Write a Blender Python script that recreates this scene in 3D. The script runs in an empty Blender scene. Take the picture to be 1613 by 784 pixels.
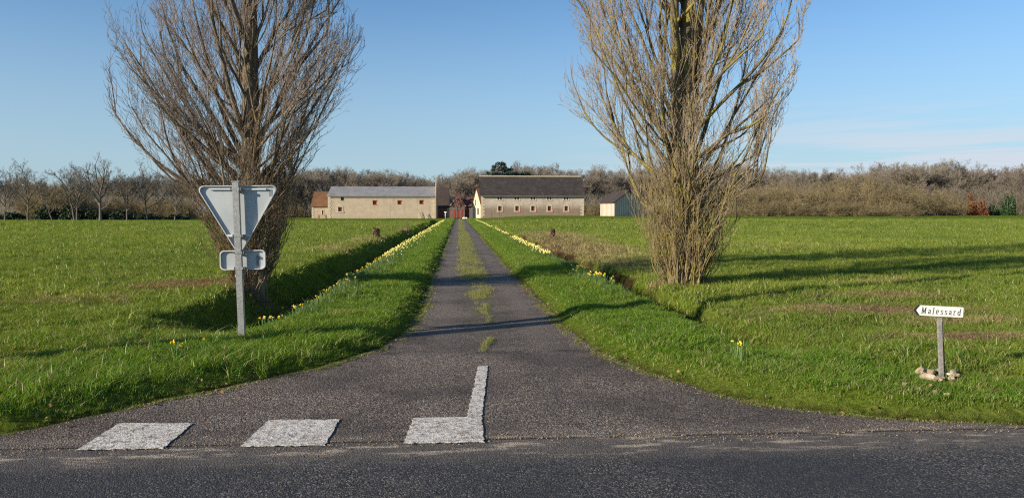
import bpy, bmesh, math, random
import numpy as np
from mathutils import Vector, Matrix

SC = bpy.context.scene
COL = SC.collection
R = math.radians
# ------------------------------------------------------------------ camera, sky, sun, exposure
EYE = 1.6
PITCH = math.atan(59/1200.0)
YAW = math.atan(84.5/1200.0)
cam_d = bpy.data.cameras.new('camera')
cam = bpy.data.objects.new('camera', cam_d); COL.objects.link(cam)
cam.location = (0, 0, EYE)
cam.rotation_euler = (math.pi/2 - PITCH, 0, -YAW)
cam_d.sensor_width = 36; cam_d.lens = 36*1200/1613.0
cam_d.clip_start = 0.05; cam_d.clip_end = 3000
SC.camera = cam

SUN_AZ = R(27)       # light travels towards (cos, sin) of this angle: from the left and a little behind
SUN_EL = R(19)
world = bpy.data.worlds.new('World'); SC.world = world; world.use_nodes = True
wn = world.node_tree.nodes; wl = world.node_tree.links
for n in list(wn): wn.remove(n)
sky = wn.new('ShaderNodeTexSky'); sky.sky_type = 'NISHITA'; sky.sun_disc = False
sky.sun_elevation = SUN_EL
# direction TO the sun is (-cos, -sin); Nishita rotation 0 = +Y, clockwise
sky.sun_rotation = math.atan2(-math.cos(SUN_AZ), -math.sin(SUN_AZ))
sky.air_density = 1.0; sky.dust_density = 0.3; sky.ozone_density = 1.5; sky.altitude = 100
bg = wn.new('ShaderNodeBackground'); bg.inputs['Strength'].default_value = 0.085
out = wn.new('ShaderNodeOutputWorld')
# thin cirrus streaks low in the sky
tc = wn.new('ShaderNodeTexCoord'); mp = wn.new('ShaderNodeMapping'); mp.inputs['Scale'].default_value = (1.4, 1.4, 34)
mp.inputs['Rotation'].default_value = (0, R(-3), 0)
nz = wn.new('ShaderNodeTexNoise'); nz.inputs['Scale'].default_value = 2.2; nz.inputs['Detail'].default_value = 6; nz.inputs['Roughness'].default_value = 0.55
cr = wn.new('ShaderNodeValToRGB'); cr.color_ramp.elements[0].position = 0.45; cr.color_ramp.elements[1].position = 0.56
sep = wn.new('ShaderNodeSeparateXYZ')
band = wn.new('ShaderNodeMapRange'); band.inputs['From Min'].default_value = 0.14; band.inputs['From Max'].default_value = 0.05
side = wn.new('ShaderNodeMapRange'); side.inputs['From Min'].default_value = 0.1; side.inputs['From Max'].default_value = 0.5
m1 = wn.new('ShaderNodeMath'); m1.operation = 'MULTIPLY'; m2 = wn.new('ShaderNodeMath'); m2.operation = 'MULTIPLY'
m3 = wn.new('ShaderNodeMath'); m3.operation = 'MULTIPLY'; m3.inputs[1].default_value = 0.9
mixc = wn.new('ShaderNodeMix'); mixc.data_type = 'RGBA'; mixc.inputs['B'].default_value = (5.2, 5.5, 6.2, 1)
wl.new(tc.outputs['Generated'], mp.inputs['Vector']); wl.new(mp.outputs[0], nz.inputs['Vector']); wl.new(nz.outputs['Fac'], cr.inputs[0])
wl.new(tc.outputs['Generated'], sep.inputs[0]); wl.new(sep.outputs['Z'], band.inputs['Value']); wl.new(sep.outputs['X'], side.inputs['Value'])
wl.new(cr.outputs[0], m1.inputs[0]); wl.new(band.outputs[0], m1.inputs[1])
wl.new(m1.outputs[0], m2.inputs[0]); wl.new(side.outputs[0], m2.inputs[1]); wl.new(m2.outputs[0], m3.inputs[0])
hs = wn.new('ShaderNodeHueSaturation'); hs.inputs['Saturation'].default_value = 1.0; hs.inputs['Value'].default_value = 1.0
tint = wn.new('ShaderNodeMix'); tint.data_type = 'RGBA'; tint.blend_type = 'MULTIPLY'; tint.inputs['Factor'].default_value = 1; tint.inputs['B'].default_value = (0.66, 0.92, 1.16, 1)
veil = wn.new('ShaderNodeMix'); veil.data_type = 'RGBA'; veil.inputs['B'].default_value = (3.3, 4.35, 5.3, 1)
vr = wn.new('ShaderNodeMapRange'); vr.interpolation_type = 'SMOOTHSTEP'; vr.inputs['From Min'].default_value = 0.30; vr.inputs['From Max'].default_value = -0.02; vr.inputs['To Max'].default_value = 0.78
wl.new(sky.outputs[0], tint.inputs['A']); wl.new(tint.outputs['Result'], veil.inputs['A']); wl.new(veil.outputs['Result'], hs.inputs['Color'])
wl.new(sep.outputs['Z'], vr.inputs['Value']); wl.new(vr.outputs[0], veil.inputs['Factor'])
wl.new(hs.outputs[0], mixc.inputs['A']); wl.new(m3.outputs[0], mixc.inputs['Factor'])
wl.new(mixc.outputs['Result'], bg.inputs['Color']); wl.new(bg.outputs[0], out.inputs[0])

sun_d = bpy.data.lights.new('sun', 'SUN'); sun_d.energy = 5.0; sun_d.angle = R(0.5); sun_d.color = (1.0, 0.88, 0.71)
sun = bpy.data.objects.new('sun', sun_d); COL.objects.link(sun)
sdir = Vector((math.cos(SUN_AZ)*math.cos(SUN_EL), math.sin(SUN_AZ)*math.cos(SUN_EL), -math.sin(SUN_EL)))
sun.rotation_euler = sdir.to_track_quat('-Z', 'Y').to_euler(); sun.location = (-30, -15, 20)
SC.view_settings.view_transform = 'Standard'; SC.view_settings.look = 'None'
SC.view_settings.exposure = 0.62; SC.view_settings.gamma = 1.0
SC.cycles.use_denoising = False; SC.cycles.filter_width = 1.2

# ------------------------------------------------------------------ helpers
def at(px, py, Y):
    """world point at depth Y seen at a photograph position (used for far buildings and trees)"""
    u = (px-806.5)/1200.; v = (392-py)/1200.
    f = Vector((math.sin(YAW)*math.cos(PITCH), math.cos(YAW)*math.cos(PITCH), -math.sin(PITCH)))
    r = Vector((math.cos(YAW), -math.sin(YAW), 0)); d = f + u*r + v*r.cross(f)
    return d*(Y/d.y) + Vector((0, 0, EYE))
def ax(px, Y): return at(px, 340, Y).x
def az(py, Y): return at(750, py, Y).z

def tag(o, label=None, cat=None, group=None, kind=None):
    if label: o['label'] = label
    if cat: o['category'] = cat
    if group: o['group'] = group
    if kind: o['kind'] = kind
    return o
def empty(name, loc, rz=0):
    o = bpy.data.objects.new(name, None); COL.objects.link(o); o.location = loc; o.rotation_euler.z = rz
    o.empty_display_size = 0.2
    return o
def fast_mesh(name, V, F, smooth=False):
    """V (n,3) array, F list of (m,k) index arrays"""
    me = bpy.data.meshes.new(name)
    V = np.asarray(V, dtype=np.float32)
    if not isinstance(F, (list, tuple)): F = [F]
    F = [np.asarray(f, dtype=np.int32) for f in F if len(f)]
    me.vertices.add(len(V)); me.vertices.foreach_set('co', V.ravel())
    tot = sum(f.size for f in F); npoly = sum(len(f) for f in F)
    me.loops.add(tot); me.polygons.add(npoly)
    me.loops.foreach_set('vertex_index', np.concatenate([f.ravel() for f in F]))
    starts = []; s = 0
    for f in F:
        starts.append(s + np.arange(len(f))*f.shape[1]); s += f.size
    me.polygons.foreach_set('loop_start', np.concatenate(starts).astype(np.int32))
    if smooth: me.polygons.foreach_set('use_smooth', np.ones(npoly, dtype=bool))
    me.update(calc_edges=True)
    return me
def link(name, me, mat=None, parent=None, loc=None):
    o = bpy.data.objects.new(name, me); COL.objects.link(o)
    if mat is not None: 
        me.materials.clear(); me.materials.append(mat)
    if parent is not None: o.parent = parent
    if loc is not None: o.location = loc
    return o

class MB:
    """mesh builder of boxes, prisms and polygons"""
    def __init__(s): s.v = []; s.f = []
    def poly(s, pts):
        i = len(s.v); s.v += [tuple(p) for p in pts]; s.f.append(tuple(range(i, i+len(pts)))); return s
    def box(s, x0, x1, y0, y1, z0, z1):
        i = len(s.v)
        s.v += [(x0,y0,z0),(x1,y0,z0),(x1,y1,z0),(x0,y1,z0),(x0,y0,z1),(x1,y0,z1),(x1,y1,z1),(x0,y1,z1)]
        s.f += [(i,i+3,i+2,i+1),(i+4,i+5,i+6,i+7),(i,i+1,i+5,i+4),(i+1,i+2,i+6,i+5),(i+2,i+3,i+7,i+6),(i+3,i,i+4,i+7)]
        return s
    def prism(s, pts, vec):
        """polygon extruded along vec"""
        i = len(s.v); n = len(pts); vec = Vector(vec)
        s.v += [tuple(p) for p in pts] + [tuple(Vector(p)+vec) for p in pts]
        s.f.append(tuple(range(i, i+n))); s.f.append(tuple(range(i+2*n-1, i+n-1, -1)))
        for k in range(n): s.f.append((i+k, i+(k+1)%n, i+n+(k+1)%n, i+n+k))
        return s
    def tube(s, pts, rad, k=8, cap=True):
        i = len(s.v)
        P = [Vector(p) for p in pts]
        if not hasattr(rad, '__len__'): rad = [rad]*len(P)
        for j, p in enumerate(P):
            t = (P[min(j+1, len(P)-1)]-P[max(j-1, 0)]).normalized()
            a = t.cross(Vector((0.31, 0.95, 0.1))).normalized(); b = t.cross(a)
            for q in range(k):
                an = 2*math.pi*q/k
                s.v.append(tuple(p + rad[j]*(math.cos(an)*a + math.sin(an)*b)))
        for j in range(len(P)-1):
            for q in range(k):
                s.f.append((i+j*k+q, i+j*k+(q+1)%k, i+(j+1)*k+(q+1)%k, i+(j+1)*k+q))
        if cap:
            s.f.append(tuple(i+q for q in range(k-1, -1, -1))); s.f.append(tuple(i+(len(P)-1)*k+q for q in range(k)))
        return s
    def build(s, name, mat, parent=None, bevel=0, smooth=False):
        me = bpy.data.meshes.new(name); me.from_pydata(s.v, [], s.f)
        bm = bmesh.new(); bm.from_mesh(me); bmesh.ops.recalc_face_normals(bm, faces=bm.faces)
        if bevel: bmesh.ops.bevel(bm, geom=list(bm.edges), offset=bevel, segments=2, affect='EDGES', clamp_overlap=True)
        bm.to_mesh(me); bm.free()
        if smooth:
            for p in me.polygons: p.use_smooth = True
        return link(name, me, mat, parent)

# ------------------------------------------------------------------ materials
def newmat(name):
    m = bpy.data.materials.new(name); m.use_nodes = True
    nt = m.node_tree; b = nt.nodes['Principled BSDF']
    b.inputs['Roughness'].default_value = 0.85
    b.inputs['Specular IOR Level'].default_value = 0.25
    return m, nt, b
def noise(nt, scale, detail=4, rough=0.55, vec=None, dist=0):
    n = nt.nodes.new('ShaderNodeTexNoise'); n.inputs['Scale'].default_value = scale
    n.inputs['Detail'].default_value = detail; n.inputs['Roughness'].default_value = rough
    n.inputs['Distortion'].default_value = dist
    if vec is not None: nt.links.new(vec, n.inputs['Vector'])
    return n
def ramp(nt, src, stops):
    r = nt.nodes.new('ShaderNodeValToRGB'); nt.links.new(src, r.inputs[0])
    e = r.color_ramp.elements
    while len(e) < len(stops): e.new(0.5)
    for k, (p, c) in enumerate(stops):
        e[k].position = p
        e[k].color = (c, c, c, 1) if not hasattr(c, '__len__') else (c[0], c[1], c[2], 1)
    return r.outputs[0]
def mix(nt, a, b, fac, mode='MIX'):
    m = nt.nodes.new('ShaderNodeMix'); m.data_type = 'RGBA'; m.blend_type = mode
    for nm, v in (('A', a), ('B', b)):
        if hasattr(v, 'is_linked') or isinstance(v, bpy.types.NodeSocket): nt.links.new(v, m.inputs[nm])
        else: m.inputs[nm].default_value = (v[0], v[1], v[2], 1)
    if isinstance(fac, bpy.types.NodeSocket): nt.links.new(fac, m.inputs['Factor'])
    else: m.inputs['Factor'].default_value = fac
    return m.outputs['Result']
def math_(nt, op, a, b=None):
    m = nt.nodes.new('ShaderNodeMath'); m.operation = op
    for k, v in enumerate((a, b)):
        if v is None: continue
        if isinstance(v, bpy.types.NodeSocket): nt.links.new(v, m.inputs[k])
        else: m.inputs[k].default_value = v
    return m.outputs[0]
def maprange(nt, v, a, b, c=0, d=1):
    m = nt.nodes.new('ShaderNodeMapRange'); nt.links.new(v, m.inputs['Value'])
    for nm, x in (('From Min', a), ('From Max', b), ('To Min', c), ('To Max', d)): m.inputs[nm].default_value = x
    return m.outputs[0]
def bump(nt, bsdf, h, strength=0.5, dist=0.02):
    b = nt.nodes.new('ShaderNodeBump'); b.inputs['Strength'].default_value = strength; b.inputs['Distance'].default_value = dist
    nt.links.new(h, b.inputs['Height']); nt.links.new(b.outputs[0], bsdf.inputs['Normal'])
def geo(nt):
    g = nt.nodes.new('ShaderNodeNewGeometry'); return g.outputs['Position']
def objc(nt):
    g = nt.nodes.new('ShaderNodeTexCoord'); return g.outputs['Object']
def attr(nt, name, typ='GEOMETRY'):
    a = nt.nodes.new('ShaderNodeAttribute'); a.attribute_name = name; a.attribute_type = typ; return a

def simple(name, c1, c2=None, scale=8, rough=0.8, metal=0, bmp=0, bscale=40, coord='obj', spec=0.25, stretch=None):
    m, nt, b = newmat(name)
    v = objc(nt) if coord == 'obj' else geo(nt)
    if stretch:
        mpn = nt.nodes.new('ShaderNodeMapping'); mpn.inputs['Scale'].default_value = stretch
        nt.links.new(v, mpn.inputs[0]); v = mpn.outputs[0]
    if c2 is None: c2 = tuple(x*0.8 for x in c1)
    n = noise(nt, scale, 5, 0.6, v)
    col = ramp(nt, n.outputs['Fac'], [(0.35, c2), (0.65, c1)])
    nt.links.new(col, b.inputs['Base Color'])
    b.inputs['Roughness'].default_value = rough; b.inputs['Metallic'].default_value = metal
    b.inputs['Specular IOR Level'].default_value = spec
    if bmp: bump(nt, b, noise(nt, bscale, 4, 0.6, v).outputs['Fac'], bmp, 0.02)
    return m

def mat_ground():
    m, nt, b = newmat('meadow ground'); p = geo(nt)
    big = noise(nt, 0.06, 3, 0.5, p); mid = noise(nt, 0.9, 5, 0.6, p); fine = noise(nt, 14, 6, 0.7, p); vf = noise(nt, 60, 4, 0.7, p)
    c = ramp(nt, fine.outputs['Fac'], [(0.30, (0.045, 0.070, 0.007)), (0.50, (0.125, 0.175, 0.020)), (0.72, (0.22, 0.25, 0.045))])
    c = mix(nt, c, (0.20, 0.19, 0.055), maprange(nt, mid.outputs['Fac'], 0.42, 0.75, 0, 0.55))
    c = mix(nt, c, (0.11, 0.19, 0.024), maprange(nt, big.outputs['Fac'], 0.42, 0.62, 0, 0.5))
    dry = attr(nt, 'dry').outputs['Fac']; soil_shade = attr(nt, 'soil_shade').outputs['Fac']
    straw = ramp(nt, vf.outputs['Fac'], [(0.35, (0.07, 0.045, 0.022)), (0.65, (0.24, 0.175, 0.09))])
    c = mix(nt, c, straw, maprange(nt, math_(nt, 'ADD', dry, maprange(nt, fine.outputs['Fac'], 0.3, 0.7, -0.3, 0.3)), 0.3, 0.8))
    earth = ramp(nt, fine.outputs['Fac'], [(0.35, (0.020, 0.013, 0.008)), (0.7, (0.07, 0.042, 0.025))])
    c = mix(nt, c, earth, soil_shade)
    nt.links.new(c, b.inputs['Base Color']); b.inputs['Roughness'].default_value = 1; b.inputs['Specular IOR Level'].default_value = 0
    h = math_(nt, 'ADD', fine.outputs['Fac'], math_(nt, 'MULTIPLY', mid.outputs['Fac'], 2.0))
    bump(nt, b, h, 0.9, 0.12)
    return m
def mat_grass(name, c_lo, c_hi, dryc=(0.42, 0.34, 0.16), inst=True):
    m, nt, b = newmat(name)
    for n in list(nt.nodes):
        if n.type == 'BSDF_PRINCIPLED': nt.nodes.remove(n)
    o = [n for n in nt.nodes if n.type == 'OUTPUT_MATERIAL'][0]
    rnd = attr(nt, 'tone', 'INSTANCER').outputs['Fac'] if inst else noise(nt, 3.0, 2, 0.5, geo(nt)).outputs['Fac']
    dry = attr(nt, 'dryness', 'INSTANCER').outputs['Fac'] if inst else attr(nt, 'dryness').outputs['Fac']
    blade = attr(nt, 'shade').outputs['Fac']
    c = ramp(nt, rnd, [(0.0, c_lo), (0.6, tuple((a+b_)/2 for a, b_ in zip(c_lo, c_hi))), (1.0, c_hi)])
    c = mix(nt, c, dryc, math_(nt, 'MINIMUM', math_(nt, 'ADD', dry, maprange(nt, blade, 0.86, 0.94)), 1.0))
    df = nt.nodes.new('ShaderNodeBsdfDiffuse'); tr = nt.nodes.new('ShaderNodeBsdfTranslucent'); gl = nt.nodes.new('ShaderNodeBsdfGlossy')
    gl.inputs['Roughness'].default_value = 0.45
    gl.inputs['Color'].default_value = (0.9, 0.95, 0.8, 1)
    nt.links.new(c, df.inputs[0]); 
    c2 = mix(nt, c, (1.0, 1.0, 0.35), 1.0, 'MULTIPLY'); nt.links.new(c2, tr.inputs[0])
    a = nt.nodes.new('ShaderNodeMixShader'); a.inputs[0].default_value = 0.45
    nt.links.new(df.outputs[0], a.inputs[1]); nt.links.new(tr.outputs[0], a.inputs[2])
    a2 = nt.nodes.new('ShaderNodeMixShader'); a2.inputs[0].default_value = 0.035
    nt.links.new(a.outputs[0], a2.inputs[1]); nt.links.new(gl.outputs[0], a2.inputs[2])
    nt.links.new(a2.outputs[0], o.inputs['Surface'])
    return m
def mat_asphalt(name, drive):
    m, nt, b = newmat(name); p = geo(nt)
    vor = nt.nodes.new('ShaderNodeTexVoronoi'); vor.inputs['Scale'].default_value = 85 if drive else 105; nt.links.new(p, vor.inputs['Vector'])
    wn_ = nt.nodes.new('ShaderNodeSeparateColor'); nt.links.new(vor.outputs['Color'], wn_.inputs[0])
    big = noise(nt, 0.7, 4, 0.6, p); mid = noise(nt, 6, 5, 0.65, p)
    clump = noise(nt, 28, 3, 0.6, p)
    if drive: c = ramp(nt, wn_.outputs[0], [(0.0, (0.014, 0.011, 0.009)), (0.40, (0.105, 0.083, 0.067)), (0.82, (0.235, 0.188, 0.153)), (1.0, (0.46, 0.37, 0.30))])
    else: c = ramp(nt, wn_.outputs[0], [(0.0, (0.008, 0.008, 0.008)), (0.45, (0.040, 0.037, 0.036)), (0.82, (0.098, 0.091, 0.086)), (1.0, (0.27, 0.245, 0.215))])
    c = mix(nt, c, (0.012, 0.011, 0.011), maprange(nt, clump.outputs['Fac'], 0.50, 0.30, 0, 0.75))
    c = mix(nt, c, (0.195, 0.155, 0.12) if drive else (0.09, 0.082, 0.075), maprange(nt, mid.outputs['Fac'], 0.45, 0.75, 0, 0.45))
    c = mix(nt, c, (0.045, 0.036, 0.032) if drive else (0.030, 0.032, 0.038), maprange(nt, big.outputs['Fac'], 0.40, 0.60, 0, 0.65))
    s = nt.nodes.new('ShaderNodeSeparateXYZ'); nt.links.new(p, s.inputs[0]); X, Y = s.outputs['X'], s.outputs['Y']
    # worn seam and pale grit along the road edge
    wob = noise(nt, 1.3, 4, 0.6, p)
    dd = math_(nt, 'ABSOLUTE', math_(nt, 'SUBTRACT', math_(nt, 'ADD', Y, math_(nt, 'MULTIPLY', math_(nt, 'SUBTRACT', wob.outputs['Fac'], 0.5), 0.06)), 5.285))
    mps = nt.nodes.new('ShaderNodeMapping'); mps.inputs['Scale'].default_value = (0.8, 3.5, 1); nt.links.new(p, mps.inputs[0])
    grit = noise(nt, 2.4, 6, 0.72, mps.outputs[0])
    gy = math_(nt, 'ABSOLUTE', math_(nt, 'SUBTRACT', Y, 5.16))
    gfac = math_(nt, 'MULTIPLY', maprange(nt, grit.outputs['Fac'], 0.53, 0.60, 0, 1.0), maprange(nt, gy, 0.34, 0.08, 0, 1))
    gfac = math_(nt, 'MULTIPLY', gfac, maprange(nt, clump.outputs['Fac'], 0.30, 0.55, 0.35, 1.0))
    GR = gfac
    c = mix(nt, c, (0.17, 0.140, 0.112), math_(nt, 'MULTIPLY', maprange(nt, gy, 0.45, 0.12, 0, 0.6), maprange(nt, mid.outputs['Fac'], 0.3, 0.6, 0.3, 1)))
    c = mix(nt, c, (0.055, 0.038, 0.027), math_(nt, 'MULTIPLY', maprange(nt, dd, 0.035, 0.006, 0, 0.8), maprange(nt, grit.outputs['Fac'], 0.40, 0.58, 0.15, 1)))
    c = mix(nt, c, (0.42, 0.34, 0.25), math_(nt, 'MULTIPLY', GR, 0.9))
    if drive:
        rust = noise(nt, 1.7, 3, 0.5, p)
        c = mix(nt, c, (0.15, 0.085, 0.045), math_(nt, 'MULTIPLY', maprange(nt, rust.outputs['Fac'], 0.62, 0.72), maprange(nt, mid.outputs['Fac'], 0.5, 0.6, 0, 0.6)))
        vc = nt.nodes.new('ShaderNodeTexVoronoi'); vc.feature = 'DISTANCE_TO_EDGE'; vc.inputs['Scale'].default_value = 0.75
        wp = nt.nodes.new('ShaderNodeVectorMath'); wp.operation = 'ADD'; nw = noise(nt, 2.5, 4, 0.7, p); nt.links.new(p, wp.inputs[0]); nt.links.new(nw.outputs['Color'], wp.inputs[1]); nt.links.new(wp.outputs[0], vc.inputs['Vector'])
        ck = math_(nt, 'MULTIPLY', maprange(nt, vc.outputs['Distance'], 0.014, 0.004), maprange(nt, big.outputs['Fac'], 0.45, 0.6, 0, 0.8))
        c = mix(nt, c, (0.02, 0.016, 0.013), ck)
        tk = math_(nt, 'ABSOLUTE', math_(nt, 'SUBTRACT', math_(nt, 'ABSOLUTE', math_(nt, 'SUBTRACT', X, 0.42)), 0.62))
        c = mix(nt, c, (0.17, 0.14, 0.118), math_(nt, 'MULTIPLY', maprange(nt, tk, 0.28, 0.05, 0, 0.38), maprange(nt, Y, 7, 11)))
        jt = math_(nt, 'ABSOLUTE', math_(nt, 'SUBTRACT', math_(nt, 'ADD', Y, math_(nt, 'MULTIPLY', nw.outputs['Fac'], 0.3)), 8.75))
        c = mix(nt, c, (0.025, 0.021, 0.02), math_(nt, 'MULTIPLY', maprange(nt, jt, 0.13, 0.02), maprange(nt, rust.outputs['Fac'], 0.42, 0.55, 0, 0.65)))
        # mossy, silty middle between the wheel tracks and soil creeping in at the sides
        cx_ = math_(nt, 'ABSOLUTE', math_(nt, 'SUBTRACT', X, 0.42))
        strip = math_(nt, 'MULTIPLY', maprange(nt, cx_, 0.42, 0.12), maprange(nt, Y, 9.0, 14.0))
        strip = math_(nt, 'MULTIPLY', strip, maprange(nt, mid.outputs['Fac'], 0.35, 0.6, 0.25, 1))
        c = mix(nt, c, (0.13, 0.12, 0.065), math_(nt, 'MULTIPLY', strip, 0.75))
        ed = attr(nt, 'edge').outputs['Fac']
        c = mix(nt, c, (0.085, 0.070, 0.035), math_(nt, 'MULTIPLY', ed, maprange(nt, mid.outputs['Fac'], 0.3, 0.6, 0.2, 1)))
    nt.links.new(c, b.inputs['Base Color'])
    b.inputs['Roughness'].default_value = 0.86; b.inputs['Specular IOR Level'].default_value = 0.3
    h = math_(nt, 'ADD', math_(nt, 'MULTIPLY', vor.outputs['Distance'], -1.6), math_(nt, 'MULTIPLY', clump.outputs['Fac'], 1.4))
    bump(nt, b, h, 0.8, 0.006 if drive else 0.004)
    return m
def mat_paint():
    m, nt, b = newmat('worn road paint'); p = geo(nt)
    vor = nt.nodes.new('ShaderNodeTexVoronoi'); vor.inputs['Scale'].default_value = 75; nt.links.new(p, vor.inputs['Vector'])
    wear = noise(nt, 26, 6, 0.75, p); crack = noise(nt, 7, 5, 0.7, p, 0.8)
    c = ramp(nt, noise(nt, 9, 4, 0.6, p).outputs['Fac'], [(0.3, (0.52, 0.48, 0.42)), (0.7, (0.80, 0.75, 0.67))])
    c = mix(nt, c, (0.13, 0.115, 0.10), maprange(nt, wear.outputs['Fac'], 0.50, 0.60, 0, 0.8))
    c = mix(nt, c, (0.12, 0.10, 0.085), maprange(nt, noise(nt, 11, 6, 0.8, p, 0.5).outputs['Fac'], 0.55, 0.63, 0, 0.75))
    cf = math_(nt, 'ABSOLUTE', math_(nt, 'SUBTRACT', crack.outputs['Fac'], 0.5))
    c = mix(nt, c, (0.14, 0.10, 0.07), maprange(nt, cf, 0.014, 0.003, 0, 0.8))
    c = mix(nt, c, (0.22, 0.16, 0.11), maprange(nt, noise(nt, 4.5, 6, 0.75, p).outputs['Fac'], 0.53, 0.66, 0, 0.75))
    nt.links.new(c, b.inputs['Base Color']); b.inputs['Roughness'].default_value = 0.75
    bump(nt, b, math_(nt, 'ADD', vor.outputs['Distance'], wear.outputs['Fac']), 0.8, 0.004)
    return m
def mat_bark(name, c1, c2, lich=None, lo=0.56, scale=6, stretch=(1, 1, 0.25), lich_z=None):
    m, nt, b = newmat(name); p = objc(nt)
    mpn = nt.nodes.new('ShaderNodeMapping'); mpn.inputs['Scale'].default_value = stretch; nt.links.new(p, mpn.inputs[0])
    n = noise(nt, scale, 6, 0.7, mpn.outputs[0]); c = ramp(nt, n.outputs['Fac'], [(0.32, c2), (0.66, c1)])
    if lich:
        l = noise(nt, 3.2, 5, 0.7, p)
        f = maprange(nt, l.outputs['Fac'], lo, lo+0.10, 0, 0.8)
        if lich_z:
            s = nt.nodes.new('ShaderNodeSeparateXYZ'); nt.links.new(p, s.inputs[0])
            f = math_(nt, 'MULTIPLY', f, maprange(nt, s.outputs['Z'], lich_z[0], lich_z[1], 1, 0.25))
        c = mix(nt, c, lich, f)
    nt.links.new(c, b.inputs['Base Color']); b.inputs['Roughness'].default_value = 0.9
    bump(nt, b, noise(nt, scale*4, 5, 0.7, mpn.outputs[0]).outputs['Fac'], 0.9, 0.03)
    return m
def mat_plaster(name, c1, c2, stain, low=1.5, wallz=0.0):
    m, nt, b = newmat(name); p = geo(nt)
    n = noise(nt, 0.9, 6, 0.65, p); f = noise(nt, 7, 6, 0.7, p)
    c = ramp(nt, n.outputs['Fac'], [(0.32, c2), (0.66, c1)])
    c = mix(nt, c, stain, maprange(nt, f.outputs['Fac'], 0.46, 0.72, 0, 0.5))
    mpn = nt.nodes.new('ShaderNodeMapping'); mpn.inputs['Scale'].default_value = (1.2, 1, 0.12); nt.links.new(p, mpn.inputs[0])
    st = noise(nt, 1.2, 4, 0.6, mpn.outputs[0])
    c = mix(nt, c, tuple(x*0.75 for x in stain), maprange(nt, st.outputs['Fac'], 0.55, 0.75, 0, 0.5))
    s = nt.nodes.new('ShaderNodeSeparateXYZ'); nt.links.new(p, s.inputs[0])
    hz = math_(nt, 'ADD', s.outputs['Z'], math_(nt, 'MULTIPLY', n.outputs['Fac'], -3.2))
    c = mix(nt, c, stain, maprange(nt, hz, low-0.4-1.4+wallz, low-1.6-1.4+wallz, 0, 0.75))
    nt.links.new(c, b.inputs['Base Color']); b.inputs['Roughness'].default_value = 0.95
    bump(nt, b, f.outputs['Fac'], 0.6, 0.06)
    return m
def mat_roof(name, c1, c2, lich=None, rows=3.2, colw=4.0, corr=False, lo=0.58):
    m, nt, b = newmat(name); p = objc(nt)
    n = noise(nt, 0.7, 6, 0.7, p); c = ramp(nt, n.outputs['Fac'], [(0.3, c2), (0.68, c1)])
    f = noise(nt, 6, 4, 0.7, p)
    c = mix(nt, c, tuple(x*0.55 for x in c2), maprange(nt, f.outputs['Fac'], 0.5, 0.7, 0, 0.5))
    if lich:
        l = noise(nt, 1.6, 6, 0.75, p); c = mix(nt, c, lich, maprange(nt, l.outputs['Fac'], lo, lo+0.12, 0, 0.7))
    nt.links.new(c, b.inputs['Base Color']); b.inputs['Roughness'].default_value = 0.8
    w = nt.nodes.new('ShaderNodeTexWave'); w.bands_direction = 'X' if corr else 'Z'; w.inputs['Scale'].default_value = rows; w.inputs['Distortion'].default_value = 0.4
    nt.links.new(p, w.inputs['Vector'])
    bump(nt, b, math_(nt, 'ADD', w.outputs['Fac'], f.outputs['Fac']), 0.6, 0.05)
    return m

M = {}
M['ground'] = mat_ground()
M['grass'] = mat_grass('grass blades', (0.080, 0.165, 0.006), (0.310, 0.365, 0.040))
M['verge'] = mat_grass('verge grass blades', (0.070, 0.190, 0.005), (0.280, 0.400, 0.028))
M['strip'] = mat_grass('strip grass blades', (0.11, 0.16, 0.018), (0.28, 0.28, 0.07), (0.46, 0.40, 0.22))
M['straw'] = mat_grass('dead straw', (0.15, 0.095, 0.05), (0.34, 0.23, 0.13), (0.38, 0.27, 0.15))
M['road'] = mat_asphalt('road asphalt', False); M['drive'] = mat_asphalt('drive asphalt', True)
M['paint'] = mat_paint()
M['bark_left'] = mat_bark('brown poplar bark', (0.25, 0.20, 0.135), (0.05, 0.037, 0.025), (0.22, 0.19, 0.045), 0.60)
M['bark_right'] = mat_bark('olive poplar bark', (0.25, 0.205, 0.12), (0.045, 0.034, 0.02), (0.30, 0.25, 0.035), 0.50)
M['twig_left'] = mat_bark('left poplar twig', (0.50, 0.41, 0.33), (0.20, 0.145, 0.11), (0.40, 0.36, 0.24), 0.60, 3, (1, 1, 1))
M['twig_right'] = mat_bark('right poplar twig', (0.48, 0.38, 0.27), (0.20, 0.14, 0.10), (0.42, 0.36, 0.16), 0.52, 3, (1, 1, 1))
M['sucker_left'] = mat_bark('left sucker shoots', (0.36, 0.27, 0.17), (0.15, 0.10, 0.06), (0.30, 0.25, 0.08), 0.62, 3, (1, 1, 1))
M['sucker_right'] = mat_bark('right sucker shoots', (0.38, 0.30, 0.165), (0.16, 0.115, 0.06), (0.34, 0.28, 0.05), 0.50, 3, (1, 1, 1), (1.0, 3.0))
M['far_bark'] = mat_bark('far bark', (0.20, 0.17, 0.145), (0.09, 0.075, 0.062), scale=1)
M['far_twig'] = mat_bark('far twigs', (0.275, 0.235, 0.185), (0.15, 0.125, 0.096), scale=0.5, stretch=(1, 1, 1))
M['thicket'] = mat_bark('thicket twigs', (0.30, 0.235, 0.13), (0.13, 0.10, 0.052), (0.24, 0.21, 0.09), 0.52, 0.5, (1, 1, 1))
M['galv'] = simple('galvanised steel', (0.44, 0.43, 0.41), (0.31, 0.305, 0.29), 30, 0.42, 0.55, 0.15, 60)
M['alu'] = simple('grey sign back', (0.42, 0.45, 0.46), (0.35, 0.375, 0.385), 3, 0.42, 0.0, spec=0.5)
M['rim'] = simple('sign rim', (0.60, 0.61, 0.61), (0.50, 0.52, 0.52), 5, 0.35, 0.0, spec=0.5)
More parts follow.
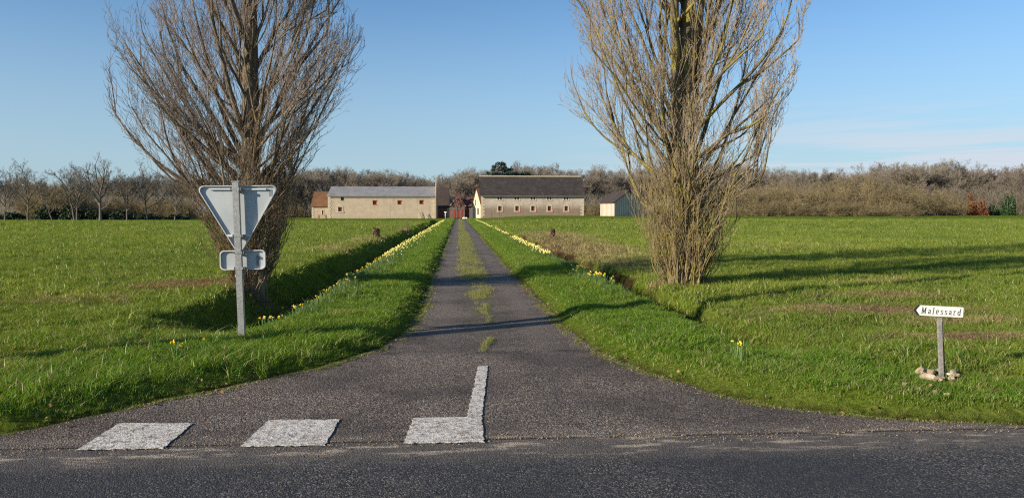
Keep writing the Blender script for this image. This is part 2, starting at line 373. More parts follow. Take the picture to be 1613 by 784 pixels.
M['white'] = simple('white enamel', (0.80, 0.79, 0.75), (0.70, 0.69, 0.64), 12, 0.4, spec=0.5)
M['red'] = simple('red enamel', (0.55, 0.03, 0.03), None, 12, 0.4)
M['black'] = simple('black lettering', (0.02, 0.022, 0.03), None, 12, 0.6)
M['sticker'] = simple('grey sticker', (0.22, 0.23, 0.24), (0.14, 0.15, 0.16), 60, 0.6)
M['stone'] = simple('limestone', (0.44, 0.36, 0.26), (0.24, 0.18, 0.11), 9, 0.95, 0, 0.8, 25)
M['whitestone'] = simple('white stone', (0.75, 0.75, 0.73), (0.60, 0.60, 0.58), 9, 0.9)
M['grey_post'] = simple('grey painted post', (0.36, 0.34, 0.31), (0.22, 0.20, 0.18), 30, 0.6, 0.2, 0.3, 60)
M['daff_y'] = simple('daffodil yellow', (0.85, 0.62, 0.03), (0.80, 0.55, 0.02), 40, 0.6)
M['daff_p'] = simple('daffodil pale yellow', (0.85, 0.76, 0.25), (0.80, 0.68, 0.14), 40, 0.6)
M['daff_l'] = simple('daffodil leaf', (0.13, 0.21, 0.06), (0.08, 0.15, 0.04), 20, 0.5)
M['plaster_l'] = mat_plaster('beige render', (0.52, 0.425, 0.31), (0.41, 0.33, 0.235), (0.26, 0.185, 0.115), 0.8)
M['plaster_r'] = mat_plaster('grey beige render', (0.55, 0.475, 0.395), (0.40, 0.335, 0.27), (0.17, 0.115, 0.075), 2.9, 0.5)
M['plaster_g'] = simple('grey render', (0.20, 0.17, 0.15), (0.13, 0.11, 0.10), 0.8, 0.95, 0, 0.4, 6, 'geo')
M['cream'] = simple('cream limewash', (0.66, 0.57, 0.40), (0.52, 0.44, 0.30), 1.2, 0.9, 0, 0.3, 6, 'geo')
M['quoin'] = simple('pale quoin stone', (0.58, 0.50, 0.37), (0.44, 0.37, 0.26), 3, 0.9, 0, 0.3, 10, 'geo')
M['shutter'] = simple('red brown shutter', (0.36, 0.085, 0.045), (0.26, 0.055, 0.03), 6, 0.7)
M['brick'] = simple('red brick', (0.20, 0.095, 0.07), (0.12, 0.06, 0.05), 8, 0.9, 0, 0.4, 20, 'geo')
M['dark'] = simple('dark glass', (0.012, 0.013, 0.016), None, 5, 0.2, spec=0.5)
M['roof_zinc'] = mat_roof('grey fibre cement roof', (0.33, 0.315, 0.315), (0.20, 0.19, 0.195), None, 2.2, corr=True)
M['roof_dark'] = mat_roof('dark slate roof', (0.062, 0.050, 0.045), (0.030, 0.025, 0.023), (0.17, 0.14, 0.09), 1.6, lo=0.56)
M['roof_tile'] = mat_roof('orange brown tile roof', (0.23, 0.105, 0.045), (0.12, 0.065, 0.035), (0.20, 0.15, 0.07), 1.6)
M['roof_red'] = mat_roof('red brown tile roof', (0.17, 0.075, 0.05), (0.12, 0.055, 0.04), None, 1.6)
M['roof_brown'] = mat_roof('dark brown tile roof', (0.075, 0.055, 0.045), (0.045, 0.034, 0.03), (0.12, 0.09, 0.06), 1.6)
M['roof_shadow'] = mat_roof('blue black roof with painted shadow', (0.032, 0.034, 0.045), (0.022, 0.024, 0.032), None, 1.6)  # colour carries the barn gable's shadow across the farmhouse roof, painted blue black
M['boards'] = simple('pale vertical boards', (0.66, 0.56, 0.45), (0.45, 0.38, 0.30), 2, 0.85, 0, 0.2, 20, 'obj', stretch=(6, 6, 0.4))
M['wood'] = simple('weathered wood', (0.23, 0.17, 0.11), (0.12, 0.085, 0.055), 8, 0.9, 0, 0.5, 30, 'obj', stretch=(1, 1, 0.15))
M['ever'] = simple('dark evergreen leaves', (0.045, 0.070, 0.030), (0.020, 0.034, 0.016), 2, 0.7)
M['ever_b'] = simple('bush leaves', (0.045, 0.085, 0.025), (0.020, 0.045, 0.015), 2, 0.6)
M['cedar'] = simple('cedar needles', (0.038, 0.062, 0.045), (0.020, 0.034, 0.027), 2, 0.8)
M['rust'] = simple('rust brown leaves', (0.24, 0.095, 0.04), (0.13, 0.05, 0.024), 2, 0.8)
M['pink'] = simple('pinkish twigs', (0.26, 0.13, 0.11), (0.16, 0.07, 0.06), 2, 0.9)
M['ivy'] = simple('dry brown ivy', (0.23, 0.15, 0.10), (0.09, 0.055, 0.035), 12, 0.9)

# ------------------------------------------------------------------ terrain
rng = np.random.default_rng(7)
def sstep(a, b, x):
    t = np.clip((x-a)/(b-a), 0, 1); return t*t*(3-2*t)
_perm = rng.random((257, 257)).astype(np.float64)
def vnoise(x, y):
    xi = np.floor(x).astype(int); yi = np.floor(y).astype(int); fx = x-xi; fy = y-yi
    fx = fx*fx*(3-2*fx); fy = fy*fy*(3-2*fy); xi %= 256; yi %= 256
    a = _perm[xi, yi]; b = _perm[xi+1, yi]; c = _perm[xi, yi+1]; d = _perm[xi+1, yi+1]
    return (a*(1-fx)+b*fx)*(1-fy)+(c*(1-fx)+d*fx)*fy
def fbm(x, y, o=3):
    s = 0; a = 1; t = 0
    for k in range(o): s = s + a*vnoise(x*2**k+17*k, y*2**k+31*k); t += a; a *= 0.5
    return s/t
LB = np.array([(5.26, -60), (5.30, -12), (5.38, -5.6), (5.63, -3.28), (6.29, -2.68), (7.28, -1.93), (7.83, -1.44), (8.88, -0.92), (10.0, -0.69), (12.3, -0.62), (20, -0.60), (160, -0.60), (170, -8)])
RB = np.array([(5.14, 60), (5.18, 12), (5.30, 4.4), (5.59, 3.31), (6.03, 2.55), (6.61, 2.14), (7.54, 1.78), (8.5, 1.56), (10.8, 1.45), (20, 1.40), (150, 1.45), (160, 1.6), (170, 10)])
def Lx(y): return np.interp(y, LB[:, 0], LB[:, 1]) + 0.10*(vnoise(y*1.7, y*0+3.3)-0.5) + 0.05*(vnoise(y*6.1, y*0+8.1)-0.5)
def Rx(y): return np.interp(y, RB[:, 0], RB[:, 1]) + 0.10*(vnoise(y*1.6, y*0+5.7)-0.5) + 0.05*(vnoise(y*5.7, y*0+1.1)-0.5)
def outdist(x, y):
    """rough distance outside the tarmac (positive on the grass)"""
    sl = np.abs(np.interp(y+0.1, LB[:, 0], LB[:, 1])-np.interp(y-0.1, LB[:, 0], LB[:, 1]))/0.2
    sr = np.abs(np.interp(y+0.1, RB[:, 0], RB[:, 1])-np.interp(y-0.1, RB[:, 0], RB[:, 1]))/0.2
    d = np.maximum((Lx(y)-x)/np.sqrt(1+sl*sl), (x-Rx(y))/np.sqrt(1+sr*sr))
    d = np.where(y < 5.26, np.where(y > -1.0, np.minimum(d, -0.1), -1.0-y), d)
    return d
def ditch(x, y):
    """depth of the two ditches at a point"""
    wl_ = 0.10*(fbm(y*0.35, y*0+2, 2)-0.5)
    cl = -3.25 - 0.0012*np.clip(y-20, 0, 200) + wl_
    t = np.clip(np.abs(x-cl)/0.98, 0, 1); dl = 0.62*(1-t**2.0)*sstep(8.6, 13.0, y)*(1-sstep(120, 140, y))
    u = x-wl_*0.7; crr = np.interp(u, [2.92, 3.08, 3.36, 3.50, 3.78, 3.90, 3.99, 4.4, 5.0], [0, 0.05, 0.50, 0.56, 0.54, 0.26, 0.05, 0.03, 0])
    dr = crr*sstep(7.2, 10.8, y)*(1-sstep(120, 140, y))
    return dl, dr
def height(x, y):
    d = outdist(x, y)
    z = -0.04 + 0.06*sstep(-0.02, 0.05, d) + 0.12*sstep(0.0, 0.42, d)
    rough = 0.10*(fbm(x*1.0, y*1.0, 3)-0.5) + 0.045*(vnoise(x*3.6, y*3.6)-0.5)*(1-0.6*sstep(20, 60, y))
    roll = 0.16*(fbm(x*0.16+4, y*0.16, 2)-0.5)
    z = z + sstep(0.0, 0.6, d)*rough + sstep(2.0, 8.0, d)*roll
    z = z + 0.55*sstep(2.5, 16, x)*sstep(55, 155, y)
    dl, dr = ditch(x, y)
    z = z + 0.02*np.exp(-((x-2.95)/0.28)**2)*sstep(9, 12, y)*(1-sstep(120, 140, y))
    return z - (dl+dr)*sstep(0, 0.3, d)
def zat(x, y): return float(height(np.array([float(x)]), np.array([float(y)]))[0])
def seen(px, py):
    z = 0.1
    for _ in range(8):
        u = (px-806.5)/1200.; v = (392-py)/1200.; f = Vector((math.sin(YAW)*math.cos(PITCH), math.cos(YAW)*math.cos(PITCH), -math.sin(PITCH)))
        r = Vector((math.cos(YAW), -math.sin(YAW), 0)); d = f+u*r+v*r.cross(f); t = (z-EYE)/d.z; z = zat(d.x*t, d.y*t)
    return d.x*t, d.y*t
PATCH = [(-5.0, 15.3, 1.1, 0.75, 1.0), (5.9, 10.8, 1.2, 0.5, 1.0), (5.8, 8.3, 0.75, 0.25, 1.0), (7.4, 12.4, 1.0, 0.4, 0.7), (6.6, 9.6, 1.0, 0.35, 0.5), (4.6, 15.2, 0.8, 0.5, 0.6),
         (-4.6, 7.2, 1.0, 0.5, 0.45), (-6.6, 13.5, 0.9, 0.4, 0.5), (4.9, 31, 1.9, 10, 1.0), (5.6, 44, 2.2, 8, 0.8), (4.5, 22, 0.7, 4, 0.6), (8.8, 15.2, 1.3, 0.4, 0.5),
         (-4.8, 40, 0.9, 6, 0.5), (-4.4, 62, 0.6, 3, 0.9), (-5.0, 30, 0.9, 3, 0.45), (12, 30, 5, 3, 0.25), (-1.7, 11.0, 0.25, 0.3, 0.5), (9.6, 9.2, 1.4, 0.3, 0.6)]
def dryness(x, y):
    v = 0.0*x
    for cx, cy, rx, ry, a in PATCH:
        v = np.maximum(v, a*np.clip(1.35-np.sqrt(((x-cx)/rx)**2+((y-cy)/ry)**2), 0, 1))
    n = fbm(x*1.1+9, y*0.9, 3)
    return np.clip(v*(0.5+1.1*n) + 0.9*np.clip(n-0.62, 0, 1), 0, 1)
def spaced(a, b, s0, grow, smax):
    out_ = [a]; s = s0
    while out_[-1] < b: out_.append(out_[-1]+s); s = min(s*grow, smax)
    return out_
xs = spaced(0.4, 500, 0.08, 1.018, 14); xs = [-(q-0.8) for q in xs[::-1]][:-1] + xs
ys = [q for q in np.arange(-30, -1.5, 3)] + [-1.5, -1, -0.9, -0.5, 2, 4.5, 5.0] + spaced(5.1, 900, 0.06, 1.0115, 16)
xs = np.array(xs); ys = np.array(ys, dtype=float)
GX, GY = np.meshgrid(xs, ys); gx, gy = GX.ravel(), GY.ravel()
gz = height(gx, gy)
nx, ny = len(xs), len(ys)
ii = (np.arange(ny-1)[:, None]*nx + np.arange(nx-1)[None, :]).ravel()
me = fast_mesh('ground', np.stack([gx, gy, gz], 1), np.stack([ii, ii+1, ii+nx+1, ii+nx], 1), True)
a = me.attributes.new('dry', 'FLOAT', 'POINT'); a.data.foreach_set('value', dryness(gx, gy).astype(np.float32))
dl, dr = ditch(gx, gy); dd_ = outdist(gx, gy)
mud = sstep(0.70, 0.80, fbm(gx*1.3+7, gy*1.1, 4))*sstep(0.3, 1.0, dd_)*0.7
soil_shade = np.clip(mud + sstep(0.46, 0.60, dl)*0.9 + sstep(0.06, 0.2, dr + 0.5*(fbm(gx*1.5, gy*0.8, 3)-0.55) - 0.28*(1-sstep(9, 16, gy)))*(gx > 3.1)*sstep(0.03, 0.1, dr)*0.95 + 0.9*(1-sstep(0.02, 0.14, dd_))*(0.4+fbm(gx*3, gy*3, 2)*0.8), 0, 1)  # bare earth; on the right ditch wall it also paints the crest's shadow line
a = me.attributes.new('soil_shade', 'FLOAT', 'POINT'); a.data.foreach_set('value', soil_shade.astype(np.float32))
tag(link('ground', me, M['ground']), 'green winter meadow cut by a ditch on each side of the drive', kind='structure')

# road and drive
def strip_mesh(xl, xr, yy, nxs, z, edge=False):
    V = []; E = []
    t = np.linspace(0, 1, nxs)
    for k, y in enumerate(yy):
        x = xl[k]+(xr[k]-xl[k])*t; V.append(np.stack([x, np.full(nxs, y), np.full(nxs, z)], 1))
        E.append(1-sstep(0.0, 0.16, np.minimum(x-xl[k], xr[k]-x)))
    V = np.concatenate(V); i = (np.arange(len(yy)-1)[:, None]*nxs+np.arange(nxs-1)[None, :]).ravel()
    m_ = fast_mesh('strip', V, np.stack([i, i+1, i+nxs+1, i+nxs], 1))
    if edge: m_.attributes.new('edge', 'FLOAT', 'POINT').data.foreach_set('value', np.concatenate(E).astype(np.float32))
    return m_
road = link('road', strip_mesh([-500, -500], [500, 500], [-1.0, 5.285], 3, 0.0), M['road'])
tag(road, 'dark tarmac road crossing the foreground', kind='structure')
yy = np.array([5.28]+spaced(5.32, 168, 0.05, 1.02, 2.0)); yy = yy[yy < 168]
drive = link('driveway', strip_mesh(np.maximum(Lx(yy), -60)-0.03, np.minimum(Rx(yy), 60)+0.03, yy, 28, 0.004, True), M['drive'])
tag(drive, 'straight brown grey tarmac drive with a grassy middle leading to the farm', kind='structure')
def ragged(pts, n=34, j=0.008):
    o = []; rr = random.Random(3)
    for k in range(len(pts)):
        p, q = pts[k], pts[(k+1) % len(pts)]; n = max(2, int(math.hypot(q[0]-p[0], q[1]-p[1])/0.03))
        for i in range(n):
            t = i/n; o.append((p[0]+(q[0]-p[0])*t+rr.uniform(-j, j), p[1]+(q[1]-p[1])*t+rr.uniform(-j, j)))
    return o
def painted(name, pts, lab, parent):
    v = ragged(pts); bm = bmesh.new(); vs = [bm.verts.new((x, y, 0.0115)) for x, y in v]; f = bm.faces.new(vs)
    ex = bmesh.ops.extrude_face_region(bm, geom=[f]); bmesh.ops.translate(bm, verts=[q for q in ex['geom'] if isinstance(q, bmesh.types.BMVert)], vec=(0, 0, -0.003))
    bmesh.ops.recalc_face_normals(bm, faces=bm.faces); bmesh.ops.triangulate(bm, faces=[q for q in bm.faces if len(q.verts) > 4], ngon_method='BEAUTY')
    me_ = bpy.data.meshes.new(name); bm.to_mesh(me_); bm.free(); o = link(name, me_, M['paint'], parent); o['label'] = lab
for pts, lab in (([(-2.55, 5.22), (-1.99, 5.21), (-2.0, 5.82), (-2.55, 5.86)], 'worn white painted dash furthest left'),
                 ([(-1.48, 5.22), (-0.915, 5.20), (-0.915, 5.85), (-1.45, 5.87)], 'worn white painted dash in the middle'),
                 ([(-0.38, 5.21), (0.17, 5.20), (0.175, 5.855), (-0.35, 5.855)], 'worn white painted dash joined to the centre line')):
    painted('painted_dash', pts, lab, road)
painted('centre_line', [(0.065, 5.86), (0.175, 5.86), (0.30, 7.81), (0.20, 7.81)], 'narrow white painted line up the mouth of the drive', drive)

# ------------------------------------------------------------------ grass
def tuft_mesh(name, n, rad, h0, h1, w, seed, lean=0.5, mat=None):
    r = np.random.default_rng(seed); V = []; F = []; S = []
    for k in range(n):
        a = r.uniform(0, 2*math.pi); q = rad*math.sqrt(r.random()); b = np.array([q*math.cos(a), q*math.sin(a), -0.01])
        h = r.uniform(h0, h1); la = r.uniform(0, 2*math.pi); l = r.uniform(0.1, lean)*h
        d = np.array([math.cos(la), math.sin(la), 0]); fa = r.uniform(0, 2*math.pi); s = np.array([math.cos(fa), math.sin(fa), 0])*w*r.uniform(0.7, 1.3)/2
        m_ = b + d*l*0.35 + np.array([0, 0, h*0.6]); t = b + d*l*1.2 + np.array([0, 0, h])
        i = len(V); V += [b-s, b+s, m_+s*0.85, m_-s*0.85, t]
        F += [(i, i+1, i+2), (i, i+2, i+3), (i+3, i+2, i+4)]; S += [r.random()]*5
    m_ = fast_mesh(name, np.array(V), np.array(F))
    m_.attributes.new('shade', 'FLOAT', 'POINT').data.foreach_set('value', np.array(S, dtype=np.float32))
    m_.materials.append(mat); return m_
def scatter(name, pts, tone, dry, scale, tufts, mat, label, cat='grass'):
    """one 'stuff' object: points that carry tufts of blades through geometry nodes"""
    me_ = bpy.data.meshes.new(name); me_.vertices.add(len(pts)); me_.vertices.foreach_set('co', pts.astype(np.float32).ravel())
    rot = np.random.default_rng(5).uniform(0, 2*math.pi, len(pts))
    for nm, v in (('tone', tone), ('dryness', dry), ('size', scale), ('turn', rot)):
        me_.attributes.new(nm, 'FLOAT', 'POINT').data.foreach_set('value', v.astype(np.float32))
    o = link(name, me_, mat); tag(o, label, cat, None, 'stuff')
    ng = bpy.data.node_groups.new(name, 'GeometryNodeTree')
    ng.interface.new_socket('Geometry', in_out='INPUT', socket_type='NodeSocketGeometry')
    ng.interface.new_socket('Geometry', in_out='OUTPUT', socket_type='NodeSocketGeometry')
    N = ng.nodes; Lk = ng.links
    gi = N.new('NodeGroupInput'); go = N.new('NodeGroupOutput')
    ip = N.new('GeometryNodeInstanceOnPoints'); g2i = N.new('GeometryNodeGeometryToInstance')
    for t in tufts[::-1]:
        oi = N.new('GeometryNodeObjectInfo'); oi.inputs['Object'].default_value = t; Lk.new(oi.outputs['Geometry'], g2i.inputs[0])
    Lk.new(gi.outputs[0], ip.inputs['Points']); Lk.new(g2i.outputs[0], ip.inputs['Instance'])
    ip.inputs['Pick Instance'].default_value = True
    def na(nm):
        x = N.new('GeometryNodeInputNamedAttribute'); x.data_type = 'FLOAT'; x.inputs['Name'].default_value = nm; return x.outputs['Attribute']
    cx = N.new('ShaderNodeCombineXYZ'); Lk.new(na('turn'), cx.inputs['Z']); Lk.new(cx.outputs[0], ip.inputs['Rotation'])
    Lk.new(na('size'), ip.inputs['Scale']); Lk.new(ip.outputs[0], go.inputs[0])
    md = o.modifiers.new('tufts', 'NODES'); md.node_group = ng
    return o
def tuft_objs(specs, mat):
    os_ = []
    for k, sp in enumerate(specs):
        m_ = tuft_mesh('tuft', *sp, mat=mat); os_.append(bpy.data.objects.new('tuft', m_))
    return os_
def frustum_pts(d0, d1, dens, margin=1.25, rs=1):
    r = np.random.default_rng(rs); n = int(dens*0.67*margin*(d1*d1-d0*d0)*1.05)
    d = np.sqrt(r.uniform(d0*d0, d1*d1, n)); u = r.uniform(-0.70*margin, 0.70*margin, n)
    return d*(math.sin(YAW)+u*math.cos(YAW)), d*(math.cos(YAW)-u*math.sin(YAW)), r
def grass_zone(zones, keep, tonef, sizef, name, specs, mat, label):
    P = []; T = []; D = []; S = []
    for k, (d0, d1, dens, s) in enumerate(zones):
        x, y, r = frustum_pts(d0, d1, dens, rs=hash(name) % 1000*0+k+len(name)); kp = keep(x, y, r); x, y = x[kp], y[kp]
        P.append(np.stack([x, y, height(x, y)], 1)); T.append(tonef(x, y, r)); D.append(np.clip((dryness(x, y)+r.uniform(-0.3, 0.3, len(x))-0.12)*1.5, 0, 0.95)); S.append(s*sizef(x, y, r))
    return scatter(name, np.concatenate(P), np.concatenate(T), np.concatenate(D), np.concatenate(S), tuft_objs(specs, mat), mat, label)
def on_grass(x, y): return (outdist(x, y) > 0.02) & (y > 5.25)
def is_verge(x, y): return ((outdist(x, y) < 1.9) & (y < 170))
def soilkeep(x, y, r):
    a_, b_ = ditch(x, y); return r.random(len(x)) > 0.65*sstep(0.35, 0.8, dryness(x, y)) + 0.96*(sstep(0.48, 0.6, a_)+sstep(0.06, 0.2, b_ + 0.5*(fbm(x*1.5, y*0.8, 3)-0.55) - 0.28*(1-sstep(9, 16, y)))*(x > 3.12)*(b_ > 0.03))
tone_f = lambda x, y, r: np.clip(0.02+0.55*fbm(x*0.7, y*0.5, 3)+0.45*fbm(x*0.11+3, y*0.09, 2)+r.uniform(-0.3, 0.3, len(x)), 0, 1)
size_f = lambda x, y, r: (0.55+0.9*fbm(x*1.4+5, y*1.4, 2))*r.uniform(0.7, 1.3, len(x))
FIELD_SPECS = [(16, 0.075, 0.035, 0.085, 0.0065, 1, 0.9), (14, 0.08, 0.03, 0.10, 0.007, 2, 1.1), (18, 0.09, 0.025, 0.065, 0.006, 3, 1.0)]
grass_zone([(5.2, 12, 340, 0.86), (12, 26, 95, 1.35), (26, 55, 22, 2.1), (55, 110, 3.5, 3.2)],
           lambda x, y, r: on_grass(x, y) & ~is_verge(x, y) & soilkeep(x, y, r), tone_f, size_f, 'meadow_grass', FIELD_SPECS, M['grass'],
           'short olive green grass covering both meadows')
VERGE_SPECS = [(20, 0.07, 0.025, 0.075, 0.0055, 4, 1.0), (18, 0.08, 0.02, 0.09, 0.006, 5, 1.5), (22, 0.08, 0.02, 0.065, 0.0055, 6, 1.1)]
grass_zone([(5.2, 12, 430, 0.86), (12, 26, 140, 1.05), (26, 60, 26, 1.5), (60, 165, 5, 2.2)],
           lambda x, y, r: on_grass(x, y) & is_verge(x, y) & soilkeep(x, y, r),
           lambda x, y, r: np.clip(tone_f(x, y, r)-0.05, 0, 1),
           lambda x, y, r: (0.35+0.65*sstep(0.0, 0.5, outdist(x, y)))*size_f(x, y, r)*np.where((x < 0) & (y < 13), 1.12, 1.0), 'verge_grass', VERGE_SPECS, M['verge'],
           'lush bright green grass on the verges beside the drive')
# grass growing up through the middle of the drive
def strip_points():
    r = np.random.default_rng(12); P = []
    cy = [8.6, 9.2, 10.2, 11.5, 13, 15, 18, 22, 28.7, 60, 160]; cxs = [0.27, 0.37, 0.47, 0.46, 0.46, 0.42, 0.34, 0.32, 0.31, 0.34, 0.36]
    for y0, y1, n in ((8.6, 14, 4200), (14, 26, 8000), (26, 60, 9000), (60, 160, 7000)):
        y = r.uniform(y0, y1, n); w = np.interp(y, [8.5, 10, 12, 14, 20, 160], [0.035, 0.05, 0.10, 0.20, 0.33, 0.36])
        x = np.interp(y, cy, cxs) + w*r.normal(0, 0.55, n) + 0.10*(fbm(y*0.9, y*0+4, 2)-0.5)
        dens = fbm(x*1.6+3, y*0.9+2, 3); dens = dens+0.22*(r.random(n)-0.5)+0.25*(vnoise(x*9, y*5)-0.5); k = (dens > 0.47-0.07*sstep(14, 30, y)+0.10*(np.abs(x-0.4) > w)) ; P.append(np.stack([x[k], y[k], np.full(k.sum(), 0.004)], 1))
    return np.concatenate(P)
sp = strip_points(); r_ = np.random.default_rng(2)
scatter('drive_grass', sp, r_.random(len(sp)), np.clip(r_.random(len(sp))*1.3-0.55, 0, 0.9), (0.5+0.5*r_.random(len(sp)))*np.interp(sp[:, 1], [8, 14, 40, 160], [0.55, 0.75, 1.0, 1.6]),
        tuft_objs([(12, 0.045, 0.03, 0.09, 0.005, 7, 1.4), (9, 0.06, 0.015, 0.05, 0.005, 8, 1.8), (6, 0.05, 0.05, 0.13, 0.004, 9, 1.4)], M['strip']), M['strip'], 'yellow green grass growing along the middle of the drive')
# weeds creeping over the tarmac edge
def edge_points():
    r = np.random.default_rng(31); P = []
    for f, sgn in ((Lx, 1), (Rx, -1)):
        y = np.concatenate([r.uniform(5.4, 14, 2600), r.uniform(14, 50, 2200)]); off = np.abs(r.normal(0, 0.055, len(y)))
        if sgn == 1: x = f(y)+off
        else: x = f(y)-off
        k = (fbm(y*2.3+sgn*9, off*9, 3)+0.25*(r.random(len(y))-0.5) > 0.50) & (np.abs(x) < 6.5); P.append(np.stack([x[k], y[k], np.full(k.sum(), 0.004)], 1))
    return np.concatenate(P)
ep = edge_points()
scatter('edge_weeds', ep, r_.random(len(ep)), np.clip(r_.random(len(ep))*1.2-0.6, 0, 0.9), 0.35+0.5*r_.random(len(ep)),
        tuft_objs([(12, 0.05, 0.015, 0.045, 0.008, 17, 1.6)], M['strip']), M['strip'], 'low yellow green weeds creeping over the tarmac edges', 'weeds')
# long coarse tufts and dead straw
def tall_points(n, cx, cy, sx, sy, seed):
    r = np.random.default_rng(seed); x = cx+r.normal(0, sx, n); y = cy+r.normal(0, sy, n); k = on_grass(x, y); return np.stack([x[k], y[k], height(x[k], y[k])], 1)
tp = np.concatenate([tall_points(*q) for q in ((90, -3.6, 6.7, 0.7, 0.35, 1), (70, -2.3, 7.6, 0.4, 0.3, 2), (60, -3.4, 8.6, 0.5, 0.4, 3), (50, -4.4, 9.5, 0.8, 0.6, 4), (60, -4.3, 11.5, 0.5, 1.0, 5), (70, -4.1, 14.8, 0.5, 0.5, 6), (50, 3.0, 8.4, 0.5, 0.3, 7), (40, 4.9, 7.0, 0.5, 0.3, 8), (60, -1.6, 8.6, 0.4, 0.5, 9))])
scatter('long_grass', tp, r_.random(len(tp))*0.8, np.clip(r_.random(len(tp))-0.7, 0, 1), 0.5+0.6*r_.random(len(tp)),
        tuft_objs([(16, 0.06, 0.08, 0.20, 0.007, 27, 1.3)], M['verge']), M['verge'], 'long arching grass tufts on the left bank near the road sign')
stp = np.concatenate([tall_points(*q) for q in ((1500, -5.0, 15.3, 0.60, 0.45, 11), (650, 5.9, 10.6, 0.8, 0.3, 12), (420, 5.7, 8.2, 0.45, 0.14, 13), (260, 7.4, 12.4, 0.8, 0.3, 21), (200, -6.3, 12.6, 0.5, 0.3, 22), (120, 4.6, 15.2, 0.4, 0.25, 14), (900, 4.8, 33, 0.9, 6, 15), (600, 5.6, 46, 1.2, 7, 16), (160, -4.7, 31, 0.35, 2.5, 19), (100, -4.4, 62, 0.4, 2.5, 18), (60, 6.8, 9.5, 0.7, 0.3, 20))])
scatter('dead_straw', stp, r_.random(len(stp)), r_.random(len(stp))*0.5, (0.5+0.7*r_.random(len(stp)))*np.interp(stp[:, 1], [8, 14, 20, 60], [0.85, 1.4, 1.4, 2.0]),
        tuft_objs([(14, 0.10, 0.03, 0.09, 0.008, 37, 2.5)], M['straw']), M['straw'], 'dead brown straw lying in patches on the meadow and ditch banks', 'straw')

# fallen leaves, and grit washed to the edge of the road
def flakes(name, x, y, s, mat, lift, label, cat, seed, flat=0.45):
    r = np.random.default_rng(seed); n = len(x); c = np.stack([x, y, lift], 1)
    d1 = r.normal(0, 1, (n, 3))*[1, 1, flat]; d1 /= np.linalg.norm(d1, axis=1, keepdims=True); d2 = np.cross(d1, r.normal(0, 1, (n, 3))*[flat, flat, 1]); d2 /= np.linalg.norm(d2, axis=1, keepdims=True)
    s = s[:, None]; V = np.stack([c-d1*s, c+d2*s*0.7, c+d1*s, c-d2*s*0.7], 1).reshape(-1, 3)
    return tag(link(name, fast_mesh(name, V, np.arange(4*n).reshape(-1, 4)), mat), label, cat, None, 'stuff')
r = np.random.default_rng(51); M['leaf'] = simple('dead leaf', (0.34, 0.19, 0.09), (0.16, 0.085, 0.045), 3, 0.8, coord='geo')
lx_, ly_, _ = frustum_pts(5.4, 24, 2.2, rs=77); lx_ = np.concatenate([lx_, Lx(r_.uniform(5.5, 20, 1))]); ly_ = np.concatenate([ly_, [9.0]])
for f, sg in ((Lx, -1), (Rx, 1)):
    yq = r.uniform(5.5, 22, 130); lx_ = np.concatenate([lx_, f(yq)+sg*r.normal(0.05, 0.12, 130)]); ly_ = np.concatenate([ly_, yq])
kp = (outdist(lx_, ly_) > -0.25) & (ly_ > 5.35); lx_, ly_ = lx_[kp], ly_[kp]; dq = outdist(lx_, ly_)
flakes('fallen_leaves', lx_, ly_, r.uniform(0.010, 0.024, len(lx_)), M['leaf'], np.where(dq > 0, height(lx_, ly_)+r.uniform(0.015, 0.05, len(lx_)), 0.014), 'brown fallen leaves scattered on the verges and drive edges', 'leaves', 52)
def gravel():
    r = np.random.default_rng(61); n = 1500; x = r.uniform(-4.4, 5.2, n); y = 5.29+r.normal(0, 0.09, n)+0.05*np.sin(x*2.3); m_ = 700; x2 = []; y2 = []
    for f, sg in ((Lx, 1), (Rx, -1)):
        q = r.uniform(5.4, 12, m_); x2.append(f(q)+sg*np.abs(r.normal(0.03, 0.07, m_))); y2.append(q)
    x = np.concatenate([x]+x2); y = np.concatenate([y]+y2); n = len(x); s = r.uniform(0.003, 0.009, n); base = np.array([(1, 0, 0), (-0.3, 0.9, 0), (-0.8, -0.5, 0), (0, 0, 0.9)])
    a_ = r.uniform(0, 6.28, n); c, sn = np.cos(a_), np.sin(a_); V = np.stack([np.stack([b[0]*c-b[1]*sn, b[0]*sn+b[1]*c, np.full(n, b[2])], 1)*s[:, None]+np.stack([x, y, np.full(n, 0.0045)], 1) for b in base], 1).reshape(-1, 3)
    b0 = np.arange(n)[:, None]*4; F = np.concatenate([b0+np.array([[0, 1, 3]]), b0+np.array([[1, 2, 3]]), b0+np.array([[2, 0, 3]])])
    tag(link('loose_gravel', fast_mesh('loose_gravel', V, F), M['stone']), 'loose pale gravel along the road seam and drive edges', 'gravel', None, 'stuff')
gravel()

# ------------------------------------------------------------------ tree generator
def unit(v):
    l = math.sqrt(v[0]*v[0]+v[1]*v[1]+v[2]*v[2]) or 1; return (v[0]/l, v[1]/l, v[2]/l)
def grow(rd, p, d, L, n, wander, trop, env=None):
    pts = [p]; hits = 0; st = L/n; dx, dy, dz = d; x, y, z = p
    for k in range(n):
        dx += rd.gauss(0, wander); dy += rd.gauss(0, wander); dz += rd.gauss(0, wander)+trop
        l = math.sqrt(dx*dx+dy*dy+dz*dz) or 1; dx /= l; dy /= l; dz /= l
        if env and env(x+dx*st, y+dy*st, z+dz*st):
            hits += 1
            if hits > 2 + n//3 or k == 0: break
            h = math.hypot(x, y)+1e-6; o = max(0.0, (dx*x+dy*y)/h)*rd.uniform(0.5, 0.95)+0.02; dx -= o*x/h; dy -= o*y/h; dz = max(dz, 0.3)+0.10
            l = math.sqrt(dx*dx+dy*dy+dz*dz) or 1; dx /= l; dy /= l; dz /= l
        x += dx*st; y += dy*st; z += dz*st
        pts.append((x, y, z))
    return pts
